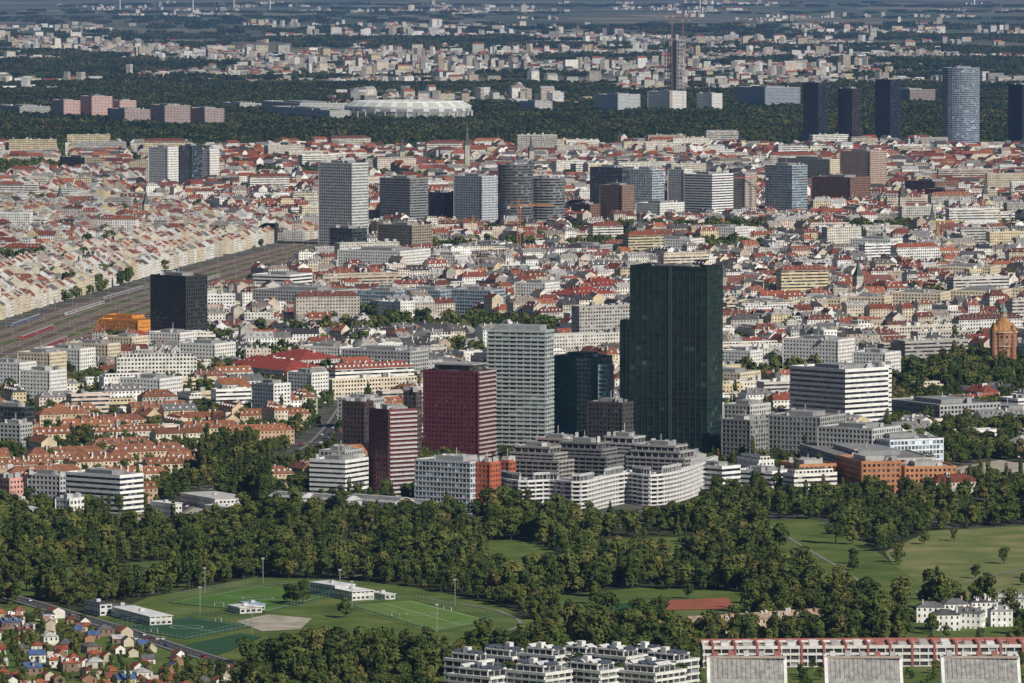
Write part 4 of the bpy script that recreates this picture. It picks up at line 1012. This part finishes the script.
def distant_cluster(mb,x,y,tall,nn_=None):
    a=U(0,1.5); n=nn_ or random.randint(3,8)
    for _ in range(n):
        px,py=x+U(-70,70),y+U(-70,70); T=(px,py,cos(a),sin(a)); w=U(8,46)*.5; d=U(6,9)
        h=U(9,17) if R()>tall else U(18,42)
        wc=random.choice(WC); k=U(.7,1.0); wc=tuple(c*k for c in wc)
        if R()<.4: house(mb,T,-w,-d,w,d,h,5,'x',wc,random.choice(RED+GRY),(.45,.5),0)
        else: boxT(mb,T,-w,-d,w,d,0,h,WALL,wc,random.choice([(.5,.5),(1,.45),(.4,.4)]),ROOF,random.choice(GRY+[(.5,.5,.5)]))
y=Dq
while y<42000:
    step=66 if y<16800 else (115 if y<26000 else 240)
    hw=.0826*y*1.07+80; x=-hw
    while x<hw:
        qx,qy=x+U(-.3,.3)*step,y+U(-.3,.3)*step; x+=step
        if isocc(qx,qy) : continue
        nn=nz(qx,qy,1500,1.3)+.5*nz(qx,qy,500,4.4); n2=nz(qx,qy*.6,900,8.8)+.5*nz(qx,qy,300,6.1)
        if y<16600:
            if n2>.34 and y>13600 and R()<.7: distant_cluster(mb,qx,qy,.14)
            elif nn>-.72: pf.append((qx,qy,0,U(0,6.28),U(.85,1.15),random.randrange(4),U(.85,1.15)))
        elif y<30000:
            if n2>(.04 if y<23000 else .14):
                if R()<(.5 if y<20000 else .62): distant_cluster(mb,qx,qy,.09 if n2<.4 else .3)
                if R()<.4: pf.append((qx,qy,0,U(0,6.28),U(.7,.9),random.randrange(4),.75))
            elif nn>-.12: pf.append((qx,qy,0,U(0,6.28),U(.8,1.2),random.randrange(4),U(.8,1.2)))
            elif R()<.06: distant_cluster(mb,qx,qy,.05,2)
        else:
            if nn>.12: pf.append((qx,qy,0,U(0,6.28),U(.8,1.3),random.randrange(4),.8))
            elif n2>.3 and R()<.4: distant_cluster(mb,qx,qy,.08)
        if len(mb.f)>8000: link(mb.make('distant_district')); mb=MB()
    y+=step
if mb.f: link(mb.make('distant_district'))
print('forest patches',len(pf)); instancer('distant_forest',pf,far)

# ---------------------------------------------------------------- cranes, turbines
def beam(mb,p,q,r,col):
    d=Vector(q)-Vector(p); z=d.normalized(); x=z.orthogonal().normalized()*r; y=z.cross(x).normalized()*r
    A=[Vector(p)+v for v in (x,y,-x,-y)]; B=[Vector(q)+v for v in (x,y,-x,-y)]
    for i in range(4):
        j=(i+1)%4; mb.face([tuple(A[i]),tuple(A[j]),tuple(B[j]),tuple(B[i])],PLAIN,col)
def crane(px,pyb,pyt,ang,jib,col,k=1.0):
    x,y=site(px,pyb); h=ztop(pyt,y); mb=MB(); s=1.2*k; r=.22*k
    for u,v in ((-s,-s),(s,-s),(s,s),(-s,s)): beam(mb,(x+u,y+v,0),(x+u,y+v,h),r,col)
    z=0
    while z<h-4:
        for (u,v),(u2,v2) in (((-s,-s),(s,-s)),((s,-s),(s,s)),((s,s),(-s,s)),((-s,s),(-s,-s))): beam(mb,(x+u,y+v,z),(x+u2,y+v2,z+4),.14*k,col)
        z+=4
    ca,sa=cos(radians(ang)),sin(radians(ang))
    for v in (-.9,.9): beam(mb,(x-ca*16-sa*v,y-sa*16+ca*v,h),(x+ca*jib-sa*v,y+sa*jib+ca*v,h),.2*k,col)
    beam(mb,(x,y,h+1.8),(x+ca*jib,y+sa*jib,h+1.0),.2*k,col); beam(mb,(x,y,h),(x,y,h+8),.4,col); beam(mb,(x,y,h+8),(x+ca*jib*.7,y+sa*jib*.7,h+1.2),.1,col); beam(mb,(x,y,h+8),(x-ca*15,y-sa*15,h),.1,col)
    t=0
    while t<jib: beam(mb,(x+ca*t-sa*.9,y+sa*t+ca*.9,h),(x+ca*(t+3),y+sa*(t+3),h+1.5),.1,col); t+=4
    obox(mb,x-ca*14,y-sa*14,radians(ang),4,2.5,h-3,h+.3,PLAIN,(.35,.35,.35)); obox(mb,x+ca*2,y+sa*2-1.5,radians(ang),2,1.6,h-2.4,h-.2,PLAIN,(.6,.6,.6))
    link(mb.make('tower_crane'))
crane(519,262,206,25,45,(.66,.22,.03),1.5); crane(473,262,222,150,40,(.6,.45,.08)); crane(672,116,16,10,50,(.42,.14,.09),1.2); crane(683,118,20,170,40,(.42,.16,.10),1.2); crane(757,222,178,200,35,(.55,.12,.08),1.4); crane(938,260,222,30,35,(.6,.5,.1)); crane(1000,250,214,150,35,(.6,.25,.06))
for px in (193,234,270,120,700):
    x,y=site(px,10); mb=MB()
    for k in range(6):
        P=ngon(x,y,3.2-.3*k,10); mb.prism(P,k*20,k*20+20,PLAIN,(.8,.8,.8),top=False)
    obox(mb,x,y,0,4,12,118,123,PLAIN,(.8,.8,.8))
    for k in range(3):
        a=radians(90+120*k+px); ux,uz=cos(a),sin(a); px_,pz_=-uz,ux
        mb.face([(x+px_*1.8,y-7,120+pz_*1.8),(x-px_*1.8,y-7,120-pz_*1.8),(x+ux*55-px_*.4,y-7.5,120+uz*55-pz_*.4),(x+ux*55+px_*.4,y-7.5,120+uz*55+pz_*.4)],PLAIN,(.8,.8,.8))
    link(mb.make('wind_turbine'))

# ---------------------------------------------------------------- cars
def car_mesh(col):
    mb=MB(); prof=[(-2.2,.35),(2.15,.35),(2.2,.75),(1.3,.95),(.7,1.42),(-1.1,1.45),(-1.9,.98),(-2.2,.85)]
    for sd in (-.88,.88): mb.face([(u,sd,z) for u,z in (prof if sd<0 else prof[::-1])],0,col)
    for i in range(8):
        p,q=prof[i],prof[(i+1)%8]; g=i in(3,5); mb.face([(p[0],-.88,p[1]),(p[0],.88,p[1]),(q[0],.88,q[1]),(q[0],-.88,q[1])],1 if g else 0,(.02,.02,.03) if g else col)
    for sd in (-.89,.89): mb.face([(1.1,sd,.98),(.62,sd,1.34),(-1.05,sd,1.36),(-1.65,sd,1.0)],1,(.02,.02,.03))
    for u in (-1.35,1.35):
        for sd in (-.8,.8):
            P=[(u+.33*cos(t*pi/5),.33+.33*sin(t*pi/5)) for t in range(10)]
            for e in (-.12,.12): mb.face([(a,sd+e,z) for a,z in P],0,(.02,.02,.02))
            for t in range(10): a,b2=P[t],P[(t+1)%10]; mb.face([(a[0],sd-.12,a[1]),(a[0],sd+.12,a[1]),(b2[0],sd+.12,b2[1]),(b2[0],sd-.12,b2[1])],0,(.02,.02,.02))
    return mb
cms=[car_mesh(c).make('parked_car',[MP,MG]).data for c in ((.7,.7,.7),(.05,.05,.06),(.35,.03,.03),(.3,.31,.33),(.04,.08,.25),(.75,.75,.73))]
random.seed(8)
def addcar(x,y,a,n='parked_car',z=.2):
    o=bpy.data.objects.new(n,random.choice(cms)); o.location=(x,y,z); o.rotation_euler=(0,0,a); link(o)
for P in RD[:4]:
    for i in range(len(P)-1):
        a,b2=P[i],P[i+1]; L=math.hypot(b2[0]-a[0],b2[1]-a[1]); an=math.atan2(b2[1]-a[1],b2[0]-a[0]); t=0
        while t<L-5:
            if R()<.22:
                s=random.choice([-1.8,1.8]); addcar(a[0]+cos(an)*t-sin(an)*s,a[1]+sin(an)*t+cos(an)*s,an+(pi if s>0 else 0),'car',.56)
            t+=9
for (px,py,nr,nc) in ((20,528,3,14),(190,516,2,12),(270,527,1,16),(120,640,1,10)):
    x,y=site(px,py)
    for i in range(nr):
        for j in range(nc):
            if R()<.75: addcar(x+j*2.9,y+i*11,pi/2)

# ---------------------------------------------------------------- haze, light, camera
hm=bpy.data.materials.new('haze'); hm.use_nodes=True; nt=hm.node_tree; nt.nodes.clear()
out=nt.nodes.new('ShaderNodeOutputMaterial'); ab=nt.nodes.new('ShaderNodeVolumeAbsorption'); em=nt.nodes.new('ShaderNodeEmission'); ad=nt.nodes.new('ShaderNodeAddShader')
SG=1.25e-5; ab.inputs['Color'].default_value=(0,0,0,1); ab.inputs['Density'].default_value=SG
em.inputs['Color'].default_value=(.10,.19,.36,1); em.inputs['Strength'].default_value=SG  # bluish glow of the volume stands in for light scattered by the air
nt.links.new(ab.outputs[0],ad.inputs[0]); nt.links.new(em.outputs[0],ad.inputs[1]); nt.links.new(ad.outputs[0],out.inputs['Volume'])
x0,x1,y0,y1,z0,z1=-55000,55000,-3000,85000,-60,1400
me=bpy.data.meshes.new('atmospheric_haze'); me.from_pydata([(x,y,z) for z in (z0,z1) for y in (y0,y1) for x in (x0,x1)],[],[(0,2,3,1),(4,5,7,6),(0,1,5,4),(2,6,7,3),(0,4,6,2),(1,3,7,5)])
me.materials.append(hm); link(bpy.data.objects.new('atmospheric_haze',me))

el=radians(36); az=Vector((.70,-.71,0)).normalized()
S=Vector((az.x*cos(el),az.y*cos(el),sin(el)))
ld=bpy.data.lights.new('sun','SUN'); ld.energy=5.0; ld.angle=radians(.5); ld.color=(1,.94,.84)
lo=link(bpy.data.objects.new('sun',ld)); lo.rotation_euler=(-S).to_track_quat('-Z','Y').to_euler(); lo.location=(0,0,2000)
w=bpy.data.worlds.new('World'); bpy.context.scene.world=w; w.use_nodes=True; nt=w.node_tree
sk=nt.nodes.new('ShaderNodeTexSky'); sk.sky_type='NISHITA'; sk.sun_disc=False; sk.sun_elevation=el; sk.sun_rotation=math.atan2(S.x,S.y); sk.altitude=300
bg=nt.nodes['Background']; nt.links.new(sk.outputs[0],bg.inputs[0]); bg.inputs[1].default_value=.05
cam=bpy.data.cameras.new('camera'); cam.sensor_width=36; cam.lens=FPX*36/1024; cam.clip_start=10; cam.clip_end=200000
co=link(bpy.data.objects.new('camera',cam)); co.location=(0,0,H); co.rotation_euler=(pi/2-TH,0,0)
sc=bpy.context.scene; sc.camera=co
sc.view_settings.view_transform='Standard'; sc.view_settings.look='None'; sc.view_settings.exposure=0
